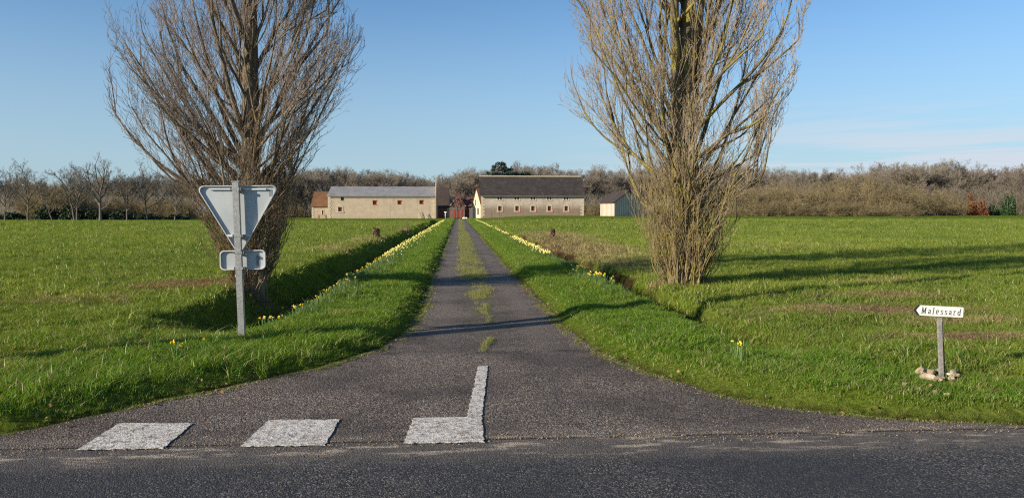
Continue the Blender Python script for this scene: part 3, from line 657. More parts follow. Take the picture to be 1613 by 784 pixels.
def side_dir(rd, d, ang):
    """a direction making the given angle with d, random round it"""
    ax_ = (0.0, 0.0, 1.0) if abs(d[2]) < 0.9 else (1.0, 0.0, 0.0)
    a_ = unit((d[1]*ax_[2]-d[2]*ax_[1], d[2]*ax_[0]-d[0]*ax_[2], d[0]*ax_[1]-d[1]*ax_[0]))
    b_ = (d[1]*a_[2]-d[2]*a_[1], d[2]*a_[0]-d[0]*a_[2], d[0]*a_[1]-d[1]*a_[0])
    t = rd.uniform(0, 2*math.pi); c, s = math.cos(ang), math.sin(ang); ct, st = math.cos(t)*s, math.sin(t)*s
    return (d[0]*c+a_[0]*ct+b_[0]*st, d[1]*c+a_[1]*ct+b_[1]*st, d[2]*c+a_[2]*ct+b_[2]*st)
def taper(n, r0, r1, pw=1.0): return [r0+(r1-r0)*(k/max(n-1, 1))**pw for k in range(n)]
def point_on(pts, t):
    f = t*(len(pts)-1); i = min(int(f), len(pts)-2); u = f-i; a_, b_ = pts[i], pts[i+1]
    return tuple(a_[k]+(b_[k]-a_[k])*u for k in range(3)), unit(tuple(b_[k]-a_[k] for k in range(3))), i, u
def tubes(polys, sides):
    """polys: list of (pts, radii) -> vertices, quads"""
    by = {}
    for p, r in polys:
        if len(p) > 1: by.setdefault(len(p), []).append((p, r))
    V = []; F = []; off = 0
    for n, lst in by.items():
        P = np.array([q[0] for q in lst], dtype=np.float64); Rr = np.array([q[1][:n] for q in lst]); N = len(lst)
        T = np.empty_like(P); T[:, 1:-1] = P[:, 2:]-P[:, :-2]; T[:, 0] = P[:, 1]-P[:, 0]; T[:, -1] = P[:, -1]-P[:, -2]
        T /= np.linalg.norm(T, axis=2, keepdims=True)+1e-9
        ref = np.tile(np.array([0.57, 0.77, 0.29]), (N, 1))
        m_ = np.abs((ref*T[:, 0]).sum(1)) > 0.85; ref[m_] = [-0.8, 0.5, 0.2]
        A = np.cross(T, ref[:, None, :]); A /= np.linalg.norm(A, axis=2, keepdims=True)+1e-9; B = np.cross(T, A)
        an = np.arange(sides)*2*math.pi/sides
        ring = P[:, :, None, :] + Rr[:, :, None, None]*(np.cos(an)[None, None, :, None]*A[:, :, None, :]+np.sin(an)[None, None, :, None]*B[:, :, None, :])
        V.append(ring.reshape(-1, 3))
        base = off+(np.arange(N)[:, None, None]*n+np.arange(n-1)[None, :, None])*sides
        q = np.arange(sides)[None, None, :]; q2 = (q+1) % sides
        F.append(np.stack([base+q, base+q2, base+sides+q2, base+sides+q], -1).reshape(-1, 4)); off += N*n*sides
    return np.concatenate(V), np.concatenate(F)
def tube_obj(name, polys, sides, mat, parent=None, smooth=True):
    V, F = tubes(polys, sides); return link(name, fast_mesh(name, V, F, smooth), mat, parent)

def poplar(name, loc, seed, envL, envR, stems, label, mats, n_suck, suck_specs, limb_dirs=()):
    rd = random.Random(seed); zs = [q[0] for q in envL]; eL = [q[1] for q in envL]; zr = [q[0] for q in envR]; eR = [q[1] for q in envR]
    def Rad(x, y, z):
        a_ = np.interp(z, zs, eL); b_ = np.interp(z, zr, eR); c = x/(math.hypot(x, y)+1e-6)
        return (a_+b_)/2*(1-abs(c)) + (b_ if c > 0 else a_)*abs(c)
    ztab = np.arange(0, 18, 0.1); tl = np.interp(ztab, zs, eL).tolist(); tr = np.interp(ztab, zr, eR).tolist()
    def envf(x, y, z, s):
        i = int(z*10)
        if i < 0: i = 0
        if i > 179: return True
        a_ = tl[i]; b_ = tr[i]; h = math.hypot(x, y)+1e-6; c = x/h
        return h > s*((a_+b_)/2*(1-abs(c))+(b_ if c > 0 else a_)*abs(c))
    root = empty(name, loc); root.scale = (0.96, 0.96, 0.96); tag(root, label, 'tree', 'tall bare poplars either side of the drive')
    trunk = []; limbs = []; twigs = []; fine = []; suck = []
    axes = []
    for (x0, y0, z0, dx, dy, H, r0) in stems:
        n = 26; pts = []; x, y = x0, y0
        for k in range(n+1):
            t = k/n; x = x0+dx*t+0.06*math.sin(3.1*t*3+seed)*t; y = y0+dy*t+0.05*math.cos(2.7*t*3+seed)*t
            pts.append((x, y, z0+(H-z0)*t))
        rad = [max(0.012, r0*(1-0.93*(k/n)**0.85)) for k in range(n+1)]
        if z0 < 0.2:
            rad[0] *= 1.25
        trunk.append((pts, rad)); axes.append((pts, rad))
    # root flares and gnarled stubs at the foot
    for k in range(9):
        a_ = rd.uniform(0, 2*math.pi); r0 = stems[0][6]
        p0 = (stems[0][0]+math.cos(a_)*r0*1.15, stems[0][1]+math.sin(a_)*r0*1.15, -0.7); p1 = (stems[0][0]+math.cos(a_)*r0*1.0, stems[0][1]+math.sin(a_)*r0*1.0, 0.25); p2 = (stems[0][0]+math.cos(a_)*r0*0.45, stems[0][1]+math.sin(a_)*r0*0.45, 1.1+rd.random())
        trunk.append(([p0, p1, p2], [0.085, 0.075, 0.035]))
    def add_twigs(pts, r, dens, Lr, env, sink, level):
        L = sum(math.dist(pts[i], pts[i+1]) for i in range(len(pts)-1)); n = max(1, int(L*dens))
        for k in range(n):
            t = 1-0.88*rd.random()**1.25; p, d, i, u = point_on(pts, t)
            ang = rd.uniform(0.35, 0.85); d2 = side_dir(rd, d, ang); d2 = unit((d2[0]+p[0]*0.14, d2[1]+p[1]*0.14, d2[2]+0.18))
            Lq = Lr*rd.uniform(0.45, 1.25)*(1.1-0.5*t)
            q = grow(rd, p, d2, Lq, 4 if level == 2 else 7, 0.085, 0.17 if level == 1 else 0.14, env)
            if len(q) < 2: continue
            rr = r*(0.55 if level == 1 else 1)*rd.uniform(0.7, 1.1)
            sink.append((q, taper(len(q), rr, rr*0.42)))
            yield q, rr
    def bush_out(lp, lr, env, big):
        for q, rr in add_twigs(lp, min(lr*0.5, 0.0120), 5.2, 1.4*big, env, twigs, 1):
            for q2, r2 in add_twigs(q, 0.0046, 7.4, 0.50, env, fine, 2):
                for s in range(rd.choice((0, 1, 1, 2))):
                    p, d, i, u = point_on(q2, rd.uniform(0.3, 1.0)); d3 = side_dir(rd, d, rd.uniform(0.6, 1.1)); Ls = rd.uniform(0.03, 0.13)
                    fine.append(([p, (p[0]+d3[0]*Ls, p[1]+d3[1]*Ls, p[2]+d3[2]*Ls+0.3*Ls)], [0.0034, 0.0040]))
    # ascending limbs
    zc = 0.9
    k = 0
    while zc < 13.5:
        axp, axr = axes[k % len(axes)] if zc > 2.2 else axes[0]
        t = (zc-axp[0][2])/(axp[-1][2]-axp[0][2])
        if t < 0.02: axp, axr = axes[0]; t = (zc-axp[0][2])/(axp[-1][2]-axp[0][2])
        p, d, i, u = point_on(axp, min(t, 0.98)); az_ = k*2.39996+rd.uniform(-0.5, 0.5)
        lean = rd.uniform(0.45, 0.95)+(0.25 if zc < 2.8 else 0); d0 = unit((math.cos(az_)*math.sin(lean), math.sin(az_)*math.sin(lean), math.cos(lean)))
        Ln = rd.uniform(2.4, 4.6)*(1 if zc < 9 else 0.7); s = rd.uniform(0.82, 1.08)
        env = lambda x, y, z, s=s: envf(x, y, z, s)
        lp = grow(rd, p, d0, Ln, 14, 0.070, 0.030 if zc < 2.8 else 0.058, env)
        r0 = rd.uniform(0.028, 0.066)
        if len(lp) > 3:
            limbs.append((lp, taper(len(lp), r0, 0.008, 0.8))); bush_out(lp, r0, env, 1.0)
            # one or two forks on each limb
            for f in range(rd.choice((1, 2, 2))):
                q, dq, i, u = point_on(lp, rd.uniform(0.2, 0.6)); d2 = side_dir(rd, dq, rd.uniform(0.3, 0.6))
                fp = grow(rd, q, d2, Ln*rd.uniform(0.4, 0.7), 10, 0.08, 0.07, env)
                if len(fp) > 2: limbs.append((fp, taper(len(fp), r0*0.62, 0.006, 0.8))); bush_out(fp, r0*0.6, env, 0.85)
        zc += (0.150 if zc < 7 else 0.26)*rd.uniform(0.6, 1.4); k += 1
    # named big limbs seen in the photograph
    for (z0, azd, lean, Ln, r0, trop) in limb_dirs:
        p = (stems[0][0], stems[0][1], z0); a_ = R(azd); d0 = (math.cos(a_)*math.sin(lean), math.sin(a_)*math.sin(lean), math.cos(lean))
        env = lambda x, y, z: envf(x, y, z, 1.0)
        lp = grow(rd, p, d0, Ln, 18, 0.05, trop, env)
        limbs.append((lp, taper(len(lp), r0, 0.012, 0.8))); bush_out(lp, r0, env, 1.1)
    # suckers: a vase of shoots round the foot and along the lower trunk
    for (cnt, zlo, zhi, r_in, lean0, lean1, L0, L1) in suck_specs:
        for k in range(cnt):
            z0 = rd.uniform(zlo, zhi); a_ = rd.uniform(0, 2*math.pi); rr = r_in*rd.uniform(0.5, 1.0)*(1 if z0 < 0.6 else 0.75)
            p = (stems[0][0]+math.cos(a_)*rr, stems[0][1]+math.sin(a_)*rr, z0-0.05); lean = rd.uniform(lean0, lean1)
            aa = a_+rd.uniform(-0.5, 0.5)
            d0 = (math.cos(aa)*math.sin(lean), math.sin(aa)*math.sin(lean), math.cos(lean)); s = rd.uniform(0.75, 1.1)
            env = lambda x, y, z, s=s: envf(x, y, z, s)
            lp = grow(rd, p, d0, rd.uniform(L0, L1), 9, 0.07, 0.035, env)
            if len(lp) < 3: continue
            r0 = rd.uniform(0.007, 0.017); suck.append((lp, taper(len(lp), r0, 0.004, 0.8)))
            for q2, r2 in add_twigs(lp, 0.0052, 5.5, 0.50, env, suck, 2):
                for s_ in range(rd.choice((0, 1, 2))):
                    p_, d_, i, u = point_on(q2, rd.uniform(0.3, 1.0)); d3 = side_dir(rd, d_, rd.uniform(0.5, 1.0)); Ls = rd.uniform(0.04, 0.16)
                    suck.append(([p_, (p_[0]+d3[0]*Ls, p_[1]+d3[1]*Ls, p_[2]+d3[2]*Ls+0.4*Ls)], [0.0040, 0.0030]))
    tube_obj('trunk', trunk, 12, mats[0], root)
    tube_obj('limbs', limbs, 6, mats[0], root)
    tag(tube_obj('crown', twigs+fine, 3, mats[1], root), kind='stuff')
    tag(tube_obj('sucker_shoots', suck, 3, mats[2], root), kind='stuff')
    return root
zl = zat(-4.22, 16.0)
poplar('poplar_tree', (-4.08, 15.35, 0.0), 11,
       [(0, 0.45), (0.9, 0.95), (1.5, 1.45), (2.6, 2.15), (3.5, 2.85), (4.4, 2.95), (5.4, 2.85), (6.2, 2.9), (9, 2.3), (13, 1.2), (16, 0.3)],
       [(0, 0.42), (0.8, 0.55), (1.5, 0.85), (2.2, 1.1), (2.6, 1.4), (3.5, 2.4), (4.4, 2.8), (5.4, 2.2), (6.2, 1.8), (9, 1.7), (13, 1.0), (16, 0.3)],
       [(0, 0, -0.15, 0.0, 0.3, 15.5, 0.235)],
       'tall bare poplar with brown twigs standing left of the drive behind the triangular sign', (M['bark_left'], M['twig_left'], M['sucker_left']), 0,
       [(130, 0.0, 0.7, 0.34, 0.35, 0.95, 1.0, 2.2), (150, 0.7, 2.2, 0.28, 0.40, 1.10, 0.9, 2.2), (40, 2.2, 4.2, 0.22, 0.1, 0.7, 0.4, 1.0)],
       [(0.5, 180, 0.62, 3.6, 0.03, 0.0), (0.8, 205, 0.70, 3.6, 0.03, 0.005), (0.9, 160, 0.75, 3.6, 0.035, 0.01), (1.3, 172, 0.85, 3.8, 0.04, 0.015), (1.7, 195, 0.90, 3.9, 0.045, 0.02), (1.5, 150, 0.8, 3.8, 0.04, 0.015), (2.0, 5, 0.9, 3.4, 0.04, 0.03), (2.1, 180, 0.95, 4.0, 0.05, 0.03), (1.5, 0, 0.7, 3.0, 0.03, 0.03), (2.3, 178, 0.62, 4.2, 0.075, 0.045), (2.6, 160, 0.55, 4.5, 0.07, 0.05), (2.2, 8, 0.85, 3.4, 0.05, 0.05), (2.9, 3, 0.62, 3.6, 0.06, 0.03), (3.0, 200, 0.45, 4.2, 0.065, 0.03), (3.2, 20, 0.45, 4.0, 0.065, 0.04), (2.5, 350, 0.4, 4.5, 0.06, 0.03), (2.4, 190, 0.8, 3.6, 0.055, 0.06)])
poplar('poplar_tree', (4.50, 14.95, 0.0), 23,
       [(0, 0.5), (1.1, 1.0), (2.07, 1.5), (2.9, 2.05), (3.7, 2.75), (4.2, 2.85), (5, 2.4), (6, 2.6), (9, 2.1), (13, 1.1), (16, 0.3)],
       [(0, 0.45), (1.1, 1.05), (2.07, 1.4), (2.9, 1.65), (3.7, 2.0), (4.2, 2.2), (5, 2.15), (6, 2.35), (9, 2.0), (13, 1.1), (16, 0.3)],
       [(0, 0, -0.15, 0.1, 0.2, 15.0, 0.27), (-0.12, -0.1, 1.2, -0.5, 0.0, 14.5, 0.135), (0.12, 0.1, 1.7, 0.6, 0.2, 13.5, 0.12)],
       'tall bare poplar with yellow lichened twigs and a bushy foot standing right of the drive', (M['bark_right'], M['twig_right'], M['sucker_right']), 0,
       [(160, 0.0, 0.5, 0.46, 0.10, 0.60, 0.9, 2.6), (110, 0.6, 2.2, 0.30, 0.20, 0.85, 0.7, 1.7), (60, 2.4, 4.6, 0.22, 0.1, 0.6, 0.4, 1.0)],
       [(2.6, 182, 0.85, 4.2, 0.045, 0.05), (2.9, 175, 0.75, 4.2, 0.05, 0.045), (2.3, 190, 0.75, 4.2, 0.045, 0.04), (2.2, 5, 0.75, 4.2, 0.045, 0.04), (1.9, 180, 0.55, 4.6, 0.065, 0.03), (2.4, 172, 0.5, 4.6, 0.07, 0.035), (1.6, 10, 0.6, 4.4, 0.055, 0.06), (2.6, 350, 0.4, 4.6, 0.06, 0.03), (3.2, 185, 0.45, 4.0, 0.06, 0.03), (2.3, 15, 0.5, 4.4, 0.06, 0.03)])

# ------------------------------------------------------------------ far trees
def bare_tree_meshes(seed, H, spread, clear, nl, up, trunk_r, lean=0.0, twig_r=0.020, dens=1.0):
    rd = random.Random(seed); trunk = []; crown = []
    p0 = (0, 0, -0.3); tp = grow(rd, p0, unit((lean, 0, 1)), H*0.55, 10, 0.04+0.02*abs(lean), 0.03)
    trunk.append((tp, taper(len(tp), trunk_r, trunk_r*0.25, 0.8)))
    def rec(p, d, L, r, lev):
        n = (9, 7, 5, 3)[lev]; q = grow(rd, p, d, L, n, (0.09, 0.10, 0.11, 0.10)[lev], up*(1.0, 0.9, 0.7, 0.5)[lev])
        (trunk if lev == 0 else crown).append((q, taper(len(q), r, max(r*0.35, twig_r*0.6), 0.8)))
        if lev == 3: return
        m_ = int((9, 8, 5)[lev]*dens*rd.uniform(0.75, 1.25))
        for k in range(m_):
            t = rd.uniform(0.25, 1.0); pt, dd2, i, u = point_on(q, t)
            rec(pt, unit(tuple(a_+b_ for a_, b_ in zip(side_dir(rd, dd2, rd.uniform(0.45, 0.95)), (0, 0, 0.12)))), L*rd.uniform(0.38, 0.62)*(1.15-0.45*t), max(r*0.42, twig_r), lev+1)
    for k in range(nl):
        t = clear*1.3+(1-clear*1.3)*((k+0.5)/nl)**0.8; pt, dd2, i, u = point_on(tp, t); az_ = k*2.4+rd.uniform(-0.4, 0.4); le = (1.20-0.85*t)*spread
        rec(pt, (math.cos(az_)*math.sin(le), math.sin(az_)*math.sin(le), math.cos(le)), H*rd.uniform(0.42, 0.54), trunk_r*0.5, 0)
    V, F = tubes(trunk, 6); tm = fast_mesh('trunk', V, F, True); tm.materials.append(M['far_bark'])
    V, F = tubes(crown, 3); cm = fast_mesh('crown', V, F, True); cm.materials.append(M['far_twig'])
    return tm, cm
def place_tree(name, meshes, loc, s, rz, label, cat, group, sz=None):
    root = empty(name, loc, rz); root.scale = (s, s, sz or s); tag(root, label, cat, group)
    link('trunk', meshes[0], None, root); c = link('crown', meshes[1], None, root); return root
rd = random.Random(99)
# individually visible trees at the edge of the left field
LEFT = [(8, 348, 276, 55, 0.02, 'thin bare tree at the far left edge of the photo beyond the field', 1.0),
        (44, 348, 266, 33, 0.0, 'slim upright bare tree, second from the left edge beyond the field', 0.9),
        (83, 348, 290, 30, -0.35, 'small leaning bare tree in front of the brown dome of scrub', 0.8),
        (118, 347, 262, 55, -0.45, 'bare tree whose trunk leans left, beside an upright tree left of the broadest one', 1.1),
        (121, 347, 263, 30, 0.0, 'upright bare tree crossing the leaning one left of the broadest tree', 0.85),
        (158, 347, 250, 75, 0.0, 'broadest bare tree in the left field edge, with a fan shaped round crown', 1.25),
        (200, 346, 278, 30, 0.0, 'narrow bare tree just right of the broadest fan shaped tree', 0.8),
        (232, 346, 268, 48, 0.0, 'bare tree with a straight trunk seen just left of the left poplar', 1.0),
        (275, 346, 285, 40, 0.0, 'dark bare tree partly hidden by the left poplar twigs', 1.0)]
for k, (px, pb, pt, wpx, ln, lab, sp_) in enumerate(LEFT):
    Y = 132+rd.uniform(-4, 4); b = at(px, pb, Y); H = az(pt, Y)-0.0
    ms = bare_tree_meshes(300+k, H*0.98, sp_, 0.28 if k != 5 else 0.22, 8, 0.05, 0.021*H*(1.3 if k == 5 else 0.9), ln, 0.015, 0.78)
    place_tree('bare_tree', ms, (b.x, Y, zat(b.x, Y)), 1.0, 0, lab, 'tree', 'bare trees along the far edge of the left field')
WOOD = [bare_tree_meshes(500+k, 11.5, 1.0+0.12*(k % 3), 0.25+0.06*(k % 3), 10, 0.045, 0.20, 0.0, 0.017, 1.22) for k in range(7)]
def sector(px):
    for lim, nm in ((0, 'off the left edge'), (80, 'behind the far left field trees'), (150, 'behind the leaning field tree'), (220, 'just right of the broadest field tree'), (300, 'just left of the left poplar'),
                    (430, 'seen through the left poplar'), (490, 'just left of the tiled outbuilding'), (560, 'behind the left end of the left barn'), (625, 'behind the middle of the left barn'), (684, 'behind the right end of the left barn'),
                    (712, 'above the dark outbuilding'), (745, 'above the farmhouse'), (800, 'behind the left end of the right barn'), (860, 'behind the middle of the right barn'), (920, 'behind the right end of the right barn'), (965, 'between the right barn and the shed'), (1010, 'behind the shed'), (1180, 'seen through the right poplar'),
                    (1260, 'just right of the right poplar'), (1350, 'above the left half of the thicket'), (1450, 'above the right half of the thicket'), (1530, 'just right of the thicket'), (1580, 'behind the rusty trees'), (9999, 'above the round green bush')):
        if px < lim: return nm
ROWS = {}
def wood_row(px0, px1, Y0, Y1, n, top0, top1, label, group, zb=0):
    key = 'front row' if Y0 < 205 and not (Y0 == 190 and px1 == 300) else 'back row'
    for k in range(n):
        px = px0+(px1-px0)*(k+rd.uniform(0.1, 0.9))/n; Y = rd.uniform(Y0, Y1); tp_ = rd.uniform(top0, top1)+3.5*math.sin(px*0.021)+2.5*math.sin(px*0.057+1)
        H = az(tp_, Y)-zb; x = ax(px, Y); s = H/11.2
        place_tree('bare_tree', WOOD[rd.randrange(7)], (x, Y, zat(x, Y)), s*rd.uniform(0.95, 1.1), rd.uniform(0, 6.28), 'bare tree in the wood, '+key+', '+sector(px), 'tree', 'bare trees of the woods round the fields', s)
G1 = 'bare trees of the wood behind the left field'; L1 = 'bare grey brown tree in the wood behind the left field'
wood_row(-40, 300, 165, 185, 18, 288, 306, L1, G1); wood_row(-40, 300, 190, 215, 20, 284, 300, L1, G1)
wood_row(430, 520, 176, 195, 10, 280, 292, L1, G1)
G2 = 'bare trees of the wood behind the farm'; L2 = 'bare grey brown tree in the wood behind the farm buildings'
wood_row(300, 760, 196, 212, 34, 280, 293, L2, G2); wood_row(430, 760, 215, 235, 28, 278, 290, L2, G2)
wood_row(740, 1180, 196, 214, 32, 276, 287, L2, G2); wood_row(740, 1180, 216, 236, 28, 272, 282, L2, G2)
G3 = 'bare trees of the wood behind the right field'; L3 = 'bare brown tree standing above the scrub behind the right field'
wood_row(1170, 1480, 186, 205, 26, 273, 286, L3, G3, 0.5); wood_row(1400, 1680, 186, 205, 22, 262, 282, L3, G3, 0.5); wood_row(1170, 1680, 210, 230, 34, 266, 281, L3, G3, 0.5)
# shrubs
def shrub_mesh(seed, H, W, n, twr, mat, droop=0.0):
    rd_ = random.Random(seed); P = []
    for k in range(n):
        a_ = rd_.uniform(0, 6.283); r0 = W*0.35*math.sqrt(rd_.random()); p = (math.cos(a_)*r0, math.sin(a_)*r0, 0); le = rd_.uniform(0.05, 1.15)
        q = grow(rd_, p, (math.cos(a_)*math.sin(le), math.sin(a_)*math.sin(le), math.cos(le)), H*rd_.uniform(0.6, 1.05)*(1.0-0.25*le/1.15), 8, 0.10, -droop)
        P.append((q, taper(len(q), 0.05, 0.015)))
        for j in range(16):
            pt, d, i, u = point_on(q, rd_.uniform(0.15, 1.0)); q2 = grow(rd_, pt, side_dir(rd_, d, rd_.uniform(0.4, 1.1)), H*rd_.uniform(0.12, 0.35), 4, 0.2, -droop*0.5)
            P.append((q2, taper(len(q2), 0.024, 0.012)))
            for j2 in range(5):
                pt, d, i, u = point_on(q2, rd_.uniform(0.2, 1.0)); q3 = grow(rd_, pt, side_dir(rd_, d, rd_.uniform(0.4, 1.2)), H*rd_.uniform(0.05, 0.16), 2, 0.2, 0)
                P.append((q3, taper(len(q3), 0.018, 0.010)))
    V, F = tubes(P, 3); m_ = fast_mesh('shrub', V, F, True); m_.materials.append(mat); return m_
SHR = [shrub_mesh(700+k, 6.0, 7, 46, 0.03, M['thicket'], 0.06+0.02*k) for k in range(4)]
def shrub(name, me_, px, Y, top, wide, label, group=None, cat='shrub', zb=None, sc=6.0, hw=4.6):
    x = ax(px, Y); z0 = zat(x, Y); H = az(top, Y)-z0; s = H/(sc*0.95); o = link(name, me_, None)
    o.location = (x, Y, z0-0.1); o.scale = (wide/1200*Y/(2*hw), wide/1200*Y/(2*hw), s); o.rotation_euler.z = rd.uniform(0, 6.28)
    return tag(o, label, cat, group)
GT = 'leafless scrub along the far edge of the right field'
for k in range(34):
    px = 1150+(1480-1150)*(k+rd.uniform(0, 1))/34; Y = rd.uniform(146, 168); top = 288+rd.uniform(-7, 22)-(6 if px > 1250 else 0)+6*math.sin(px*0.045)
    if px > 1420: Y += 12; top += 6
    shrub('thorn_shrub', SHR[k % 4], px, Y, top, rd.uniform(60, 95), 'leafless brown thorn shrub, '+('back' if Y > 158 else 'front')+' of the thicket, '+sector(px), GT)
for k in range(16):
    px = 1170+(1440-1170)*(k+rd.uniform(0, 1))/16
    shrub('low_shrub', SHR[k % 4], px, 143, 320+rd.uniform(-8, 4), rd.uniform(40, 60), 'low brown scrub bush at the foot of the right thicket', 'low bushes at the foot of the right thicket')
for k in range(18):
    px = 1430+(1640-1430)*(k+rd.uniform(0, 1))/18
    shrub('thorn_shrub', SHR[k % 4], px, rd.uniform(183, 192), 300+rd.uniform(-8, 12), rd.uniform(45, 70), 'leafless scrub bush under the wood at the far right', 'scrub under the wood at the far right')
for k in range(7):
    px = 45+(130-45)*(k+0.5)/7
    shrub('thorn_shrub', SHR[k % 4], px, rd.uniform(144, 150), 300-10*math.sin((k+0.5)/7*math.pi), 46, 'brown leafless shrub forming the '+['left foot', 'left flank', 'left shoulder', 'crest', 'right shoulder', 'right flank', 'right foot'][k]+' of the domed scrub behind the left field', 'domed brown scrub behind the left field')
for k in range(14):
    px = 130+(300-130)*(k+rd.uniform(0, 1))/14
    shrub('thorn_shrub', SHR[k % 4], px, rd.uniform(150, 160), 312+rd.uniform(-8, 8), rd.uniform(30, 50), 'dark leafless undergrowth bush, '+sector(px), 'undergrowth under the left field trees')
for k in range(12):
    px = 430+(500-430)*(k+rd.uniform(0, 1))/12 if k < 6 else 918+(1000-918)*(k-6+rd.uniform(0, 1))/6
    shrub('thorn_shrub', SHR[k % 4], px, rd.uniform(178, 190), 314+rd.uniform(-8, 8), rd.uniform(25, 40), 'dark undergrowth bush beside the farm buildings', 'undergrowth beside the farm buildings')
def leafy_mesh(seed, H, W, n, s, mat, shape='dome'):
    r = np.random.default_rng(seed); V = []; F = []
    k = 0; cl = r.normal(0, 1, (26, 3)); cl /= np.linalg.norm(cl, axis=1, keepdims=True); cl *= r.uniform(0.35, 0.85, (26, 1)); cl[:, 2] = np.abs(cl[:, 2])
    c = cl[r.integers(0, 26, n)] + r.normal(0, 0.13, (n, 3))
    c = c*np.array([W/2, W/2, H*0.93]); c[:, 2] = np.abs(c[:, 2])
    d1 = r.normal(0, 1, (n, 3)); d1 /= np.linalg.norm(d1, axis=1, keepdims=True); d2 = np.cross(d1, r.normal(0, 1, (n, 3))); d2 /= np.linalg.norm(d2, axis=1, keepdims=True)
    V = np.stack([c-d1*s, c+d2*s*0.5, c+d1*s, c-d2*s*0.5], 1).reshape(-1, 3); m_ = fast_mesh('leaves', V, np.arange(4*n).reshape(-1, 4)); m_.materials.append(mat); return m_
def leafy(name, seed, px, Y, top, wide, mat, label, n=1600, s=0.22, group=None, cat='bush'):
    x = ax(px, Y); z0 = zat(x, Y); H = az(top, Y)-z0; W = wide/1200*Y; root = empty(name, (x, Y, z0-0.1)); tag(root, label, cat, group)
    link('leaves', leafy_mesh(seed, H, W, n, s, mat), None, root)
    mb = MB()
    for k in range(5):
        a_ = k*1.26; mb.tube([(0.1*math.cos(a_), 0.1*math.sin(a_), 0), (0.14*W*math.cos(a_), 0.14*W*math.sin(a_), H*0.35), (0.24*W*math.cos(a_), 0.24*W*math.sin(a_), H*0.7)], [0.12, 0.08, 0.03], 6)
    mb.build('stem', M['far_bark'], root); return root
leafy('evergreen_bush', 1, 1588, 164, 300, 28, M['ever_b'], 'rounded dark green evergreen bush near the right edge at the foot of the wood', 2600, 0.25)
leafy('rusty_tree', 2, 1530, 163, 291, 20, M['rust'], 'rust brown leaved small tree standing left of the round green bush', 1500, 0.22, cat='tree')
leafy('rusty_tree', 3, 1545, 162, 308, 26, M['rust'], 'lower rust brown leaved tree touching the green bush side', 1500, 0.22, cat='tree')
leafy('evergreen_bush', 4, 1563, 166, 316, 22, M['ever_b'], 'low green bush between the rusty tree and the round evergreen', 1200, 0.22)
leafy('ivy_bush', 5, 1415, 150, 306, 34, M['ever'], 'dark ivy covered bush at the right end of the thicket', 1400, 0.20)
leafy('ivy_bush', 6, 1330, 144, 318, 70, M['ever'], 'low ivy and bramble mound in the middle of the right thicket', 2200, 0.18)
for k, (px, top, w_) in enumerate([(75, 318, 40), (110, 314, 44), (150, 324, 40), (190, 330, 40), (235, 334, 50), (20, 330, 50), (275, 335, 40)]):
    leafy('evergreen_bush', 20+k, px, 141+0.3*k, top, w_, M['ever'], 'dark evergreen mound of undergrowth '+['below the brown scrub dome', 'right of the brown scrub dome', 'left of the broadest field tree', 'right of the broadest field tree', 'left of the left poplar', 'at the far left edge', 'behind the left poplar twigs'][k], 1300, 0.25, 'dark evergreen mounds behind the left field')
for k, (px, top, w_) in enumerate([(497, 282, 18), (478, 300, 18), (462, 306, 20), (925, 318, 14), (940, 322, 14)]):
    leafy('ivy_tree', 40+k, px, 200 if k else 205, top, w_, M['ever'], 'dark ivy clad tree in the wood beside the farm', 900, 0.28, 'ivy clad trees beside the farm', 'tree')
# undergrowth and depth of the wood: one mass
def wood_mass(name, spans, label):
    r = np.random.default_rng(77); V = []
    for px0, px1, Y0, Y1, n, h in spans:
        px = r.uniform(px0, px1, n); Y = r.uniform(Y0, Y1, n); x = (px-722)/1200*Y*1.0; z = height(x, Y)+h*r.random(n)**1.3
        L = r.uniform(0.5, 2.4, n); le = r.normal(0, 0.55, (n, 2)); w = r.uniform(0.02, 0.06, n)
        b = np.stack([x, Y, z], 1); t = b+np.stack([le[:, 0]*L, le[:, 1]*L, L], 1); s_ = np.stack([w, 0*w, 0*w], 1)
        V.append(np.stack([b-s_, b+s_, t], 1).reshape(-1, 3))
    V = np.concatenate(V); o = link(name, fast_mesh(name, V, np.arange(len(V)).reshape(-1, 3)), M['far_twig']); tag(o, label, 'wood', None, 'stuff')
wood_mass('distant_wood', [(-120, 1750, 238, 270, 52000, 9.5), (-120, 320, 160, 185, 14000, 4.0), (420, 1180, 190, 215, 18000, 4.5), (1150, 1750, 172, 200, 20000, 6.0)],
          'brown tangle of branches deep in the far off wood')
